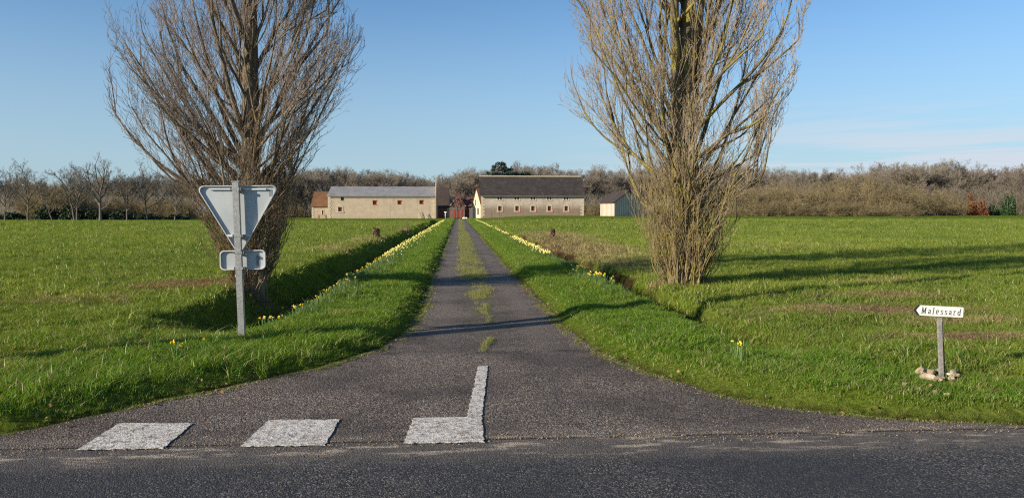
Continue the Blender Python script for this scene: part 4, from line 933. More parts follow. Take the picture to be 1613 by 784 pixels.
# cedar behind the right barn
cx_, cY = ax(792, 190), 190
cr_ = empty('cedar_tree', (cx_, cY, 0.5)); cr_.scale = (1.15, 1.15, 1.06); tag(cr_, 'dark blue green cedar rising above the roof of the right barn', 'tree')
mb = MB(); mb.tube([(0, 0, -0.5), (0.1, 0, 6), (-0.2, 0, 12.1)], [0.35, 0.25, 0.05], 8)
ctiers = [(12.2, 0.5, -0.5, 1.1), (11.6, 1.4, -0.7, 1.6), (10.9, 2.2, -0.2, 2.4), (10.0, 3.6, 0.1, 3.6), (9.9, 4.5, 4.2, 1.8), (9.2, 4.8, -0.2, 4.4), (8.2, 5.2, 0.2, 5.0), (6.8, 5.6, 0, 5.5)]
r = np.random.default_rng(5); CV = []
for z, rr_, ox, w_ in ctiers:
    for k in range(7):
        a_ = k*0.9+z; mb.tube([(0, 0, z-0.5), (ox*0.6+math.cos(a_)*w_*0.7, math.sin(a_)*w_*0.7, z-0.05)], [0.08, 0.03], 5)
    n = int(500*w_/2); a_ = r.uniform(0, 6.28, n); q = w_*np.sqrt(r.random(n)); keep = vnoise(q*np.cos(a_)*1.1+z*7, q*np.sin(a_)*1.1) > 0.42
    c = np.stack([ox+q*np.cos(a_), q*np.sin(a_), z+r.normal(0, 0.22, n)-0.04*q], 1)[keep]; n = len(c)
    d1 = r.normal(0, 1, (n, 3))*[1, 1, 0.35]; d1 /= np.linalg.norm(d1, axis=1, keepdims=True); d2 = np.cross(d1, r.normal(0, 1, (n, 3))); d2 /= np.linalg.norm(d2, axis=1, keepdims=True)
    CV.append(np.stack([c-d1*0.28, c+d2*0.12, c+d1*0.28, c-d2*0.12], 1).reshape(-1, 3))
mb.build('trunk', M['far_bark'], cr_)
CV = np.concatenate(CV); link('foliage', fast_mesh('foliage', CV, np.arange(len(CV)).reshape(-1, 4)), M['cedar'], cr_)

# ------------------------------------------------------------------ farm buildings
def wall_holes(mb, x0, x1, z0, z1, y, holes, th=0.45):
    """front wall in the x-z plane with rectangular openings, and their reveals"""
    X = sorted({x0, x1, *[h[0] for h in holes], *[h[1] for h in holes]}); Z = sorted({z0, z1, *[h[2] for h in holes], *[h[3] for h in holes]})
    for i in range(len(X)-1):
        for j in range(len(Z)-1):
            cx0 = (X[i]+X[i+1])/2; cz0 = (Z[j]+Z[j+1])/2
            if any(h[0] < cx0 < h[1] and h[2] < cz0 < h[3] for h in holes): continue
            mb.poly([(X[i], y, Z[j]), (X[i+1], y, Z[j]), (X[i+1], y, Z[j+1]), (X[i], y, Z[j+1])])
    for a_, b_, c, d in holes:
        mb.poly([(a_, y, c), (a_, y+th, c), (a_, y+th, d), (a_, y, d)]); mb.poly([(b_, y, c), (b_, y+th, c), (b_, y+th, d), (b_, y, d)])
        mb.poly([(a_, y, c), (b_, y, c), (b_, y+th, c), (a_, y+th, c)]); mb.poly([(a_, y, d), (b_, y, d), (b_, y+th, d), (a_, y+th, d)])
        mb.poly([(a_, y+th, c), (b_, y+th, c), (b_, y+th, d), (a_, y+th, d)])
def shell(mb, x0, x1, y0, y1, z0, ze, zr):
    """side, gable and back walls of a gabled house with its ridge along x"""
    ym = (y0+y1)/2
    for x in (x0, x1): mb.poly([(x, y0, z0), (x, y1, z0), (x, y1, ze), (x, ym, zr), (x, y0, ze)])
    mb.poly([(x0, y1, z0), (x1, y1, z0), (x1, y1, ze), (x0, y1, ze)])
def gable_roof(x0, x1, y0, y1, ze, zr, ov, oe, mat, parent, th=0.16, ridge=None):
    ym = (y0+y1)/2; sl = (zr-ze)/(ym-y0); mb = MB()
    a0, a1 = x0-oe, x1+oe
    for s, yy_ in ((-1, y0), (1, y1)):
        e = yy_+s*ov; zz = ze-ov*sl
        mb.prism([(a0, e, zz+0.03), (a1, e, zz+0.03), (a1, ym, zr+0.03), (a0, ym, zr+0.03)], (0, 0, th))
    r_o = mb.build('roof', mat, parent)
    if ridge:
        rb = MB(); rb.tube([(a0, ym, zr+th+0.02), (a1, ym, zr+th+0.02)], 0.14, 8); rb.build('ridge_tiles', ridge, r_o)
    return r_o
def quoins(x, sgn, y, z0, z1, parent, n, wl_=0.62, ws=0.38, mat=None):
    mb = MB(); h = (z1-z0)/n
    for k in range(n):
        w = wl_ if k % 2 else ws; xa, xb = (x-0.03, x+w) if sgn > 0 else (x-w, x+0.03)
        mb.box(xa, xb, y-0.04, y+0.3, z0+k*h+0.012, z0+(k+1)*h-0.012)
    o = mb.build('quoins', mat or M['quoin'], parent); o['kind'] = 'stuff'; return o
def arch_window(x, z0, z1, w, y, parent, pane=None, shut=0.22):
    """pale stone surround with a slightly arched head and a red shutter behind"""
    f = MB(); b_ = 0.24; zs = z1-0.18*w
    f.box(x-w/2-b_, x-w/2, y-0.05, y+0.10, z0-0.02, zs); f.box(x+w/2, x+w/2+b_, y-0.05, y+0.10, z0-0.02, zs)
    f.box(x-w/2-b_-0.08, x+w/2+b_+0.08, y-0.10, y+0.12, z0-0.24, z0-0.024)
    n = 8; o = [(x+(w/2+b_)*math.cos(math.pi*k/n), y-0.05, zs+(w*0.42+b_)*math.sin(math.pi*k/n)) for k in range(n+1)]
    i_ = [(x+(w/2)*math.cos(math.pi*k/n), y-0.05, zs+0.002+(w*0.36)*math.sin(math.pi*k/n)) for k in range(n+1)]
    for k in range(n): f.prism([o[k], o[k+1], i_[k+1], i_[k]], (0, 0.15, 0))
    fo = f.build('window', M['quoin'], parent)
    s = MB(); s.box(x-w/2, x+w/2, y+shut, y+shut+0.05, z0, z1)
    so = s.build('shutter', pane or M['shutter'], fo)
    return fo
# right barn -------------------------------------------------
yb = 160.0; rb0, rb1 = ax(758.5, yb), ax(919.5, yb); zb, ze, zr_ = 0.50, 5.05, 9.0
barn = empty('long_barn', ((rb0+rb1)/2, yb, zb)); tag(barn, 'long grey beige stone barn with a tall dark slate roof right of the drive', 'barn')
inv = Matrix.Translation(-Vector(barn.location))
def child(o): o.matrix_parent_inverse = inv.copy() if o.parent and o.parent.parent is None else o.matrix_parent_inverse; return o
def settle(root):
    """children were modelled in world coordinates: keep them there"""
    mi = Matrix.Translation(root.location).inverted()
    for c in root.children: c.matrix_parent_inverse = mi
mb = MB(); holes = []; up_px = [787, 814, 839.5, 865, 891.5]; lo_px = [787.5, 814.5, 839.5, 865.5, 892]
ups = []; lows = []
for p in up_px:
    x = ax(p, yb); ups.append(x); holes.append((x-0.46, x-0.10, az(314.5, yb), az(309.6, yb))); holes.append((x+0.10, x+0.46, az(314.5, yb), az(309.6, yb)))
for p in lo_px:
    x = ax(p, yb); lows.append(x); holes.append((x-0.38, x+0.38, az(332, yb), az(325, yb)))
wall_holes(mb, rb0, rb1, zb-0.4, ze, yb, holes); shell(mb, rb0, rb1, yb, yb+11, zb-0.4, ze, zr_)
mb.build('wall', M['plaster_r'], barn)
gable_roof(rb0, rb1, yb, yb+11, ze, zr_, 0.45, 0.35, M['roof_dark'], barn, ridge=M['quoin'])
quoins(rb0, 1, yb, zb-0.1, ze-0.25, barn, 13, 0.70, 0.42); quoins(rb1, -1, yb, zb-0.1, ze-0.25, barn, 13, 0.70, 0.42)
for x in ups:
    z0, z1 = az(314.5, yb), az(309.6, yb); f = MB()
    f.box(x-0.66, x-0.46, yb-0.04, yb+0.1, z0, z1+0.1); f.box(x+0.46, x+0.66, yb-0.04, yb+0.1, z0, z1+0.1); f.box(x-0.10, x+0.10, yb-0.03, yb+0.1, z0, z1+0.1); f.box(x-0.72, x+0.72, yb-0.07, yb+0.1, z0-0.2, z0-0.005)
    w = f.build('window', M['quoin'], barn); w['label'] = 'small twin upper window under the eaves'
    for sx in (-0.28, 0.28):
        g_ = MB(); g_.box(x+sx-0.18, x+sx+0.18, yb+0.30, yb+0.33, z0, z1); g_.build('pane', M['dark'], w)
for x in lows: arch_window(x, az(332, yb), az(324.4, yb), 0.76, yb, barn)
mb = MB(); mb.tube([(rb0-0.3, yb-0.52, ze-0.30), (rb1+0.3, yb-0.52, ze-0.30)], 0.07, 6); mb.build('gutter', M['galv'], barn)
settle(barn)
# left barn --------------------------------------------------
lb0, lb1 = ax(517, yb), ax(685.5, yb); zle, zlr = 4.85, 6.75
lbarn = empty('long_barn', ((lb0+lb1)/2, yb, 0)); tag(lbarn, 'long beige rendered barn with a low grey sheet roof left of the drive', 'barn')
mb = MB(); H4 = []
wins = [(539.5, 310.5, 315.5, 'dark'), (590.5, 316.5, 322, 'red'), (629.5, 316.5, 321.5, 'red'), (664, 316, 321, 'red')]
for p, a_, b_, kd in wins: x = ax(p, yb); H4.append((x-(0.32 if kd == 'dark' else 0.42), x+(0.32 if kd == 'dark' else 0.42), az(b_, yb), az(a_, yb)))
xa = ax(536, yb); H4.append((xa-0.42, xa+0.42, az(333, yb), az(326.5, yb)))
wall_holes(mb, lb0, lb1, -0.4, zle, yb, H4); shell(mb, lb0, lb1, yb, yb+11, -0.4, zle, zlr)
mb.build('wall', M['plaster_l'], lbarn)
gable_roof(lb0, lb1-0.25, yb, yb+11, zle, zlr, 0.35, 0.2, M['roof_zinc'], lbarn)
quoins(lb0, 1, yb, -0.1, zle-0.2, lbarn, 12); quoins(lb1-0.12, -1, yb, -0.1, zle-0.2, lbarn, 12)
for k, (a_, b_, c, d) in enumerate(H4[:4]):
    f = MB(); m_ = M['quoin'] if k == 0 else M['shutter']
    f.box(a_-0.09, b_+0.09, yb-0.05, yb+0.08, d+0.003, d+0.14); f.box(a_-0.03, b_+0.03, yb-0.05, yb+0.08, c-0.09, c-0.003)
    w = f.build('window', M['wood'] if k == 0 else M['shutter'], lbarn); s = MB(); s.box(a_, b_, yb+0.33, yb+0.36, c, d); s.build('shutter', M['dark'] if k == 0 else M['shutter'], w)
arch_window(xa, az(333, yb), az(325.5, yb), 0.84, yb, lbarn)
gx0 = lb1-0.02; g = MB(); ym = yb+5.5
g.prism([(gx0, yb-0.35, -0.4), (gx0, yb+11.2, -0.4), (gx0, yb+11.2, 5.4), (gx0, ym, 9.25), (gx0, yb-0.35, 5.4)], (0.22, 0, 0)); g.build('gable_wall', M['plaster_l'], lbarn)
mb = MB(); mb.tube([(lb0-0.2, yb-0.42, zle-0.18), (lb1-0.1, yb-0.42, zle-0.18)], 0.06, 6); mb.build('gutter', M['galv'], lbarn)
settle(lbarn)
# small tiled annex left of the left barn ---------------------
ya = 162.0; a0, a1 = ax(490.5, ya), lb0-0.05
an = empty('tiled_outbuilding', ((a0+a1)/2, ya, 0)); tag(an, 'small outbuilding with an orange brown tiled roof against the left barn', 'outbuilding')
xw = ax(508.5, ya); mb = MB(); wall_holes(mb, a0+0.15, a1, -0.4, 2.75, ya, [(xw-0.14, xw+0.14, az(338, ya), az(331, ya))]); shell(mb, a0+0.15, a1, ya, ya+8, -0.4, 2.75, 5.6)
mb.build('wall', M['plaster_l'], an); gable_roof(a0+0.15, a1, ya, ya+8, 2.75, 5.6, 0.3, 0.25, M['roof_tile'], an); a1 = a1
quoins(a0+0.12, 1, ya, -0.1, 2.6, an, 8, 0.5, 0.3)
f = MB(); z0, z1 = az(338, ya), az(331, ya); f.box(xw-0.36, xw-0.14, ya-0.04, ya+0.08, z0-0.2, z1+0.2); f.box(xw+0.14, xw+0.36, ya-0.04, ya+0.08, z0-0.2, z1+0.2); f.box(xw-0.14, xw+0.14, ya-0.04, ya+0.08, z0-0.2, z0-0.003); f.box(xw-0.14, xw+0.14, ya-0.04, ya+0.08, z1+0.003, z1+0.2)
w = f.build('window', M['quoin'], an); s = MB(); s.box(xw-0.14, xw+0.14, ya+0.2, ya+0.23, z0, z1); s.build('pane', M['dark'], w)
settle(an)
# dark roofed outbuilding behind the left barn ----------------
yo = 174.0; o0, o1 = ax(684, yo), ax(707, yo)
ob = empty('dark_outbuilding', ((o0+o1)/2, yo, 0)); tag(ob, 'grey outbuilding with a steep dark brown roof just right of the left barn', 'outbuilding')
mb = MB(); xd = ax(695.5, yo); wall_holes(mb, o0, o1, -0.4, 2.8, yo, [(xd-0.42, xd+0.42, -0.1, 1.9)]); shell(mb, o0, o1, yo, yo+7, -0.4, 2.8, 6.9)
mb.build('wall', M['plaster_g'], ob); gable_roof(o0, o1, yo, yo+7, 2.8, 6.9, 0.3, 0.15, M['roof_brown'], ob)
s = MB(); s.box(xd-0.42, xd+0.42, yo+0.12, yo+0.17, -0.1, 1.9); s.build('door', M['shutter'], ob)
s = MB(); s.box(o1-0.35, o1+0.03, yo-0.04, yo+0.2, -0.1, 2.7); s.build('corner_stone', M['quoin'], ob); settle(ob)
# farmhouse at the end of the drive ---------------------------
yf = 188.0; f0, f1 = ax(703, yf), ax(760, yf)
fh = empty('farmhouse', (ax(722, yf), yf, 0)); tag(fh, 'low farmhouse with a brick centre gable and red doors at the end of the drive', 'house')
mb = MB(); ds = [(709, 0.45), (716.5, 0.5), (725, 0.5), (736, 0.5)]; hh = []
for p, w_ in ds: x = ax(p, yf); hh.append((x-w_/1.0, x+w_/1.0, 0.0, 2.15))
xq = ax(736, yf); hh.append((xq-0.38, xq+0.38, az(329, yf), az(326.8, yf)))
wall_holes(mb, f0, f1, -0.4, 2.95, yf, hh); shell(mb, f0, f1, yf, yf+8, -0.4, 2.95, 5.0); mb.build('wall', M['plaster_g'], fh)
for k, (a_, b_, c, d) in enumerate(hh):
    s = MB(); s.box(a_, b_, yf+0.15, yf+0.2, c, d); s.build('door' if k < 4 else 'shutter', M['shutter'], fh)
xm = ax(734, yf)
gable_roof(f0, xm, yf, yf+8, 2.95, 5.05, 0.3, 0.1, M['roof_shadow'], fh); ro = gable_roof(xm+0.25, f1, yf, yf+8, 2.95, 5.0, 0.3, 0.1, M['roof_red'], fh); ro['label'] = 'red brown tiled part of the roof'
xg = ax(721, yf); hw_ = 1.75; g = MB(); g.prism([(xg-hw_, yf-0.5, 2.75), (xg+hw_, yf-0.5, 2.75), (xg+hw_, yf-0.5, 3.0), (xg, yf-0.5, 5.1), (xg-hw_, yf-0.5, 3.0)], (0, 3.5, 0)); g.build('brick_gable', M['brick'], fh)
g = MB(); g.box(xg-hw_, xg+hw_, yf-0.49, yf+0.0, -0.3, 2.745); g.build('gable_wall', M['plaster_g'], fh)
g = MB()
for s_ in (-1, 1): g.prism([(xg, yf-0.62, 5.12), (xg+s_*(hw_+0.3), yf-0.62, 2.75), (xg+s_*(hw_+0.3), yf-0.62, 2.95), (xg, yf-0.62, 5.36)], (0, 3.6, 0))
g.build('gable_coping', M['quoin'], fh)
g = MB(); g.box(xg-1.15, xg-0.65, yf-0.545, yf-0.493, 0.0, 2.1); g.box(xg-0.25, xg+0.25, yf-0.545, yf-0.493, 0.0, 2.1); g.box(xg+0.7, xg+1.2, yf-0.545, yf-0.493, 0.0, 2.1); g.build('gable_openings', M['shutter'], fh)
g = MB(); g.box(xg-0.3, xg+0.3, yf+0.6, yf+1.2, 4.6, 6.0); g.box(xg-0.38, xg+0.38, yf+0.52, yf+1.28, 6.0, 6.15); g.build('chimney', M['brick'], fh)
g = MB(); g.box(xg+hw_+3.6, xg+hw_+5.4, yf-0.06, yf+0.1, 0.0, 2.9); g.build('cream_panel', M['cream'], fh)
settle(fh)
# cream gable house between farmhouse and right barn ----------
P0 = Vector((ax(757.0, 161.0), 161.0, 0)); P1 = Vector((ax(744.5, 166.0), 166.0, 0)); e = (P1-P0).normalized(); nrm = Vector((e.y, -e.x, 0))  # nrm points right/back
if nrm.x < 0: nrm = -nrm
cg = empty('cream_cottage', ((P0+P1)/2)); tag(cg, 'cottage with a tall narrow sunlit cream gable beside the left end of the right barn', 'cottage')
Lg = (P1-P0).length; zg_e, zg_a = 2.9, 6.3; mb = MB(); mb.prism([P0+Vector((0, 0, -0.3)), P1+Vector((0, 0, -0.3)), P1+Vector((0, 0, zg_e)), (P0+P1)/2+Vector((0, 0, zg_a)), P0+Vector((0, 0, zg_e))], nrm*2.2)
mb.build('wall', M['cream'], cg); mb = MB()
for A_, in ((P0,), (P1,)):
    out_e = (A_-(P0+P1)/2).normalized()*0.3
    mb.prism([A_+out_e-nrm*0.06+Vector((0, 0, zg_e-0.12)), (P0+P1)/2-nrm*0.06+Vector((0, 0, zg_a+0.06)), (P0+P1)/2-nrm*0.06+Vector((0, 0, zg_a+0.24)), A_+out_e-nrm*0.06+Vector((0, 0, zg_e+0.06))], nrm*2.3)
mb.build('roof', M['roof_red'], cg)
def on_gable(t, z0, z1, w, name, mat):
    c = P0+e*(Lg*t); mb_ = MB(); mb_.prism([c-e*w/2+Vector((0, 0, z0)), c+e*w/2+Vector((0, 0, z0)), c+e*w/2+Vector((0, 0, z1)), c-e*w/2+Vector((0, 0, z1))], -nrm*0.05); mb_.build(name, mat, cg)
on_gable(0.30, 0.9, 2.3, 0.75, 'window', M['dark']); on_gable(0.62, 2.9, 4.1, 0.6, 'shutter', M['wood'])
settle(cg)
# shed on the right, partly behind the poplar ------------------
S0 = Vector((ax(945.5, 152), 152, 0.55)); S1 = Vector((ax(967.5, 146), 146, 0.55)); S2 = Vector((ax(1012, 151.5), 151.5, 0.55))
sh = empty('boarded_shed', S1); tag(sh, 'pale boarded shed with a dark pitched roof seen left of the right poplar', 'shed')
W_ = Vector((0, 0, 3.0)); apex = (S1+S2)/2+Vector((0, 0, 5.0)); bk = S0-S1; dn = Vector((0, 0, -0.5))
mb = MB(); mb.prism([S1+dn, S2+dn, S2+W_, apex, S1+W_], bk); M['board_back'] = simple('grey boards', (0.42, 0.36, 0.30), (0.26, 0.22, 0.18), 2, 0.85); mb.build('wall', M['board_back'], sh)
mb = MB(); kk = 11
d_ = bk/kk; nl_ = Vector((-bk.y, bk.x, 0)).normalized(); nl_ = nl_ if nl_.x < 0 else -nl_
for k in range(kk): mb.prism([S1+d_*(k+0.06)+dn, S1+d_*(k+0.62)+dn, S1+d_*(k+0.62)+W_, S1+d_*(k+0.06)+W_], nl_*0.05)
fe = (S2-S1)/16; nf = Vector((fe.y, -fe.x, 0)).normalized(); 
for k in range(16):
    t0, t1 = (k+0.06)/16, (k+0.66)/16; zt = lambda t: 3.0+2.0*(1-abs(2*t-1))
    mb.prism([S1+(S2-S1)*t0+dn, S1+(S2-S1)*t1+dn, S1+(S2-S1)*t1+Vector((0, 0, zt(t1)-0.05)), S1+(S2-S1)*t0+Vector((0, 0, zt(t0)-0.05))], nf*0.05)
b_ = mb.build('boards', M['boards'], sh); b_['kind'] = 'stuff'
mb = MB(); ov = -bk.normalized()*0.35; sd = (S1-S2).normalized()*0.4
mb.prism([S1+W_+sd+ov+Vector((0, 0, -0.33)), apex+ov+Vector((0, 0, 0.04)), apex+ov+Vector((0, 0, 0.2)), S1+W_+sd+ov+Vector((0, 0, -0.17))], bk-ov*2)
mb.prism([S2+W_-sd+ov+Vector((0, 0, -0.33)), apex+ov+Vector((0, 0, 0.04)), apex+ov+Vector((0, 0, 0.2)), S2+W_-sd+ov+Vector((0, 0, -0.17))], bk-ov*2)
mb.build('roof', M['roof_brown'], sh); settle(sh)

# ------------------------------------------------------------------ triangular road sign seen from behind
sx_, sy_ = -2.56, 9.2; sz_ = zat(sx_, sy_)
sg = empty('road_sign', (sx_, sy_, sz_)); tag(sg, 'grey back of a triangular road sign on a leaning post with a small plate below', 'road sign')
def rounded(pts, r, n=5):
    o = []
    for k in range(len(pts)):
        p = Vector(pts[k]); a_ = Vector(pts[k-1]); b_ = Vector(pts[(k+1) % len(pts)]); u = (a_-p).normalized(); v = (b_-p).normalized(); half = u.angle(v)/2
        dist = r/math.tan(half); c = p+(u+v).normalized()*(r/math.sin(half)); s = p+u*dist-c; t = p+v*dist-c; ang = s.angle(t)
        axis = s.cross(t).normalized()
        for i in range(n+1): o.append(c+Matrix.Rotation(ang*i/n, 3, axis) @ s)
    return o
def inset(pts, f, c): return [c+(p-c)*f for p in pts]
def tilt(z): return -0.052*(z/1.83)-0.0
zt0 = 1.90-sz_
cxt = tilt(1.8)+0.005
tri = rounded([(cxt-0.485, 0, zt0), (cxt+0.485, 0, zt0+0.012), (cxt+0.008, 0, zt0-0.835)], 0.05)
cen = Vector((cxt, 0, zt0-0.29))
mb = MB(); mb.prism([p+Vector((0, 0.075, 0)) for p in tri], (0, 0.004, 0)); plate = mb.build('triangle_plate', M['alu'], sg)
mb = MB(); n = len(tri); ins = inset(tri, 0.972, cen)
for k in range(n):
    a_, b_, c, d = tri[k], tri[(k+1) % n], ins[(k+1) % n], ins[k]
    mb.prism([a_+Vector((0, 0.044, 0)), b_+Vector((0, 0.044, 0)), c+Vector((0, 0.044, 0)), d+Vector((0, 0.044, 0))], (0, 0.029, 0))
mb.build('rim', M['rim'], plate)
mb = MB(); mb.prism([p+Vector((0, 0.081, 0)) for p in inset(tri, 0.985, cen)], (0, 0.002, 0)); mb.build('red_face', M['red'], plate)
mb = MB(); mb.prism([p+Vector((0, 0.085, 0)) for p in inset(tri, 0.62, cen)], (0, 0.002, 0)); mb.build('white_face', M['white'], plate)
mb = MB()
mb.box(-0.33+cxt, 0.33+cxt, 0.048, 0.073, zt0-0.045, zt0-0.028); zlow = zt0-0.60; mb.box(cxt-0.135, cxt+0.14, 0.046, 0.073, zlow, zlow+0.028); mb.build('rail', M['rim'], plate)
pc = tilt(1.05)+0.028; pz = 1.02-sz_
rect = rounded([(pc-0.265, 0, pz-0.115), (pc+0.265, 0, pz-0.105), (pc+0.265, 0, pz+0.125), (pc-0.265, 0, pz+0.115)], 0.05)
mb = MB(); mb.prism([p+Vector((0, 0.075, 0)) for p in rect], (0, 0.004, 0)); lp = mb.build('small_plate', M['alu'], sg)
ins = inset(rect, 1.0, Vector((pc, 0, pz))); n = len(rect); cc = Vector((pc, 0, pz)); mb = MB()
for k in range(n):
    f_ = lambda p: cc+Vector(((p.x-cc.x)*0.962, 0, (p.z-cc.z)*0.915))
    a_, b_, c, d = rect[k], rect[(k+1) % n], f_(rect[(k+1) % n]), f_(rect[k]); y_ = Vector((0, 0.044, 0)); mb.prism([a_+y_, b_+y_, c+y_, d+y_], (0, 0.029, 0))
mb.build('rim', M['rim'], lp)
mb = MB(); mb.prism([p+Vector((0, 0.081, 0)) for p in rect], (0, 0.002, 0)); mb.build('white_face', M['white'], lp)
mb = MB(); mb.box(pc+0.155, pc+0.195, 0.0715, 0.0745, pz-0.07, pz+0.06); mb.build('sticker', M['sticker'], lp)
mb = MB(); mb.box(cxt+0.36, cxt+0.395, 0.0715, 0.0745, zt0-0.12, zt0-0.04); mb.build('sticker', M['sticker'], plate)
mb = MB(); pw, pd = 0.040, 0.022; top = 1.945-sz_
mb.prism([(-pw, -pd, -0.4), (pw, -pd, -0.4), (pw, pd, -0.4), (-pw, pd, -0.4)], (tilt(top)-0.0, 0, top+0.4)); mb.v = [(x+tilt(-0.4)*0, y, z) for x, y, z in mb.v]
mb.build('post', M['galv'], sg, bevel=0.006)
mb = MB(); tx = tilt(top); mb.box(tx-0.043, tx+0.043, -0.025, 0.025, top, top+0.012); mb.build('post_cap', M['galv'], sg)
for z in (zt0-0.037, zlow+0.014, pz+0.095, pz-0.09):
    mb = MB(); x = tilt(z); mb.box(x-0.055, x+0.055, -0.027, -0.0225, z-0.014, z+0.014); mb.box(x-0.060, x-0.0445, -0.027, 0.046, z-0.014, z+0.014); mb.box(x+0.0445, x+0.060, -0.027, 0.046, z-0.014, z+0.014)
    mb.box(x-0.075, x-0.062, 0.02, 0.046, z-0.010, z+0.010); mb.box(x+0.062, x+0.075, 0.02, 0.046, z-0.010, z+0.010)
    mb.build('clamp', M['galv'], sg)
mb = MB()
for k in range(9):
    z = 0.12+k*0.1; mb.tube([(tilt(z)+0.012, -0.0225, z), (tilt(z)+0.012, -0.0255, z)], 0.005, 6)
# ------------------------------------------------------------------ Malessard name sign
nx_, ny_ = seen(1483, 597); nz_ = zat(nx_, ny_); NS = ny_/6.88
ns = empty('name_sign', (nx_, ny_, nz_)); ns.rotation_euler = (0, 0, R(-8)); tag(ns, 'small white arrow sign reading Malessard on a grey post in the right verge', 'sign')
mb = MB(); mb.box(-0.019, 0.019, -0.012, 0.012, -0.3, 0.61*NS); mb.v = [(x-0.035*(z/0.6), y, z) for x, y, z in mb.v]; mb.build('post', M['grey_post'], ns, bevel=0.003)
hx = -0.047; tz = 0.655*NS
board = empty('board', (hx, -0.018, tz)); board.parent = ns
def pl(pts, y0, th, name, mat, par, rnd=0.010):
    q = [Vector((x, y0, z)) for x, z in pts]; q = rounded(q, rnd) if rnd else q; m_ = MB(); m_.prism(q, (0, th, 0)); return m_.build(name, mat, par)
bd = pl([(-0.235, 0.0), (-0.195, -0.050), (0.225, -0.050), (0.225, 0.050), (-0.195, 0.050)], -0.002, 0.006, 'board', M['black'], ns)
bpy.data.objects.remove(board); bd.name = 'board'
bd.location = (hx, -0.018, tz); bd.rotation_euler = (0, R(2.6), 0); bd.scale = (NS*0.985, 1, NS*0.985)
pl([(-0.212, 0.0), (-0.176, -0.0495), (0.2245, -0.0495), (0.2245, 0.0495), (-0.176, 0.0495)], -0.0045, 0.0023, 'white_face', M['white'], bd)
# serif lettering, drawn as thin strokes
def arc(cx0, cz0, rx, rz, a0, a1, n=10): return [(cx0+rx*math.cos(R(a0+(a1-a0)*k/n)), cz0+rz*math.sin(R(a0+(a1-a0)*k/n))) for k in range(n+1)]
S_ = [arc(0.28, 0.50, 0.17, 0.14, 30, 180, 8)+arc(0.28, 0.43, 0.17, 0.06, 180, 215, 2)+arc(0.27, 0.17, 0.19, 0.17, 60, -150, 10)]
A_ = [arc(0.27, 0.47, 0.17, 0.17, 160, 10, 8)+[(0.44, 0.08), (0.56, 0.0)], arc(0.27, 0.17, 0.17, 0.16, 60, 330, 12)]
GL = {'M': (0.95, [[(0.14, 0), (0.14, 1.0), (0.46, 0.12), (0.78, 1.0), (0.78, 0)], [(0.0, 0), (0.28, 0)], [(0.64, 0), (0.94, 0)], [(0.02, 1.0), (0.18, 1.0)], [(0.74, 1.0), (0.92, 1.0)]]),
      'a': (0.55, A_), 'l': (0.32, [[(0.0, 1.0), (0.16, 1.0), (0.16, 0)], [(0.0, 0), (0.32, 0)]]),
      'e': (0.55, [[(0.05, 0.36), (0.50, 0.36)]+arc(0.28, 0.33, 0.22, 0.32, 10, 320, 16)]),
      's': (0.48, S_), 'r': (0.50, [[(0.0, 0.62), (0.14, 0.62), (0.14, 0)], [(0.0, 0), (0.30, 0)], arc(0.34, 0.40, 0.20, 0.24, 170, 50, 6)]),
      'd': (0.62, [arc(0.26, 0.31, 0.21, 0.31, 40, 320, 14), [(0.32, 1.0), (0.47, 1.0), (0.47, 0), (0.60, 0)]])}
mb = MB(); x = -0.165; sc_ = 0.058; wdt = 0.0052
for ch in 'Malessard':
    w_, st = GL[ch]
    for ln in st:
        for k in range(len(ln)-1):
            p = Vector((x+(ln[k][0]+0.12*ln[k][1])*sc_*0.80, ln[k][1]*sc_)); q = Vector((x+(ln[k+1][0]+0.12*ln[k+1][1])*sc_*0.80, ln[k+1][1]*sc_)); d = q-p
            if d.length < 1e-6: continue
            d.normalize(); nn = Vector((-d.y, d.x))*wdt/2*(1.2 if abs(d.y) > 0.6 else 0.75); p -= d*wdt*0.3; q += d*wdt*0.3
            mb.prism([(p.x+nn.x, -0.0056, p.y+nn.y-0.028), (q.x+nn.x, -0.0056, q.y+nn.y-0.028), (q.x-nn.x, -0.0056, q.y-nn.y-0.028), (p.x-nn.x, -0.0056, p.y-nn.y-0.028)], (0, 0.0009, 0))
    x += w_*sc_*0.80+0.0165
mb.build('lettering', M['black'], bd)
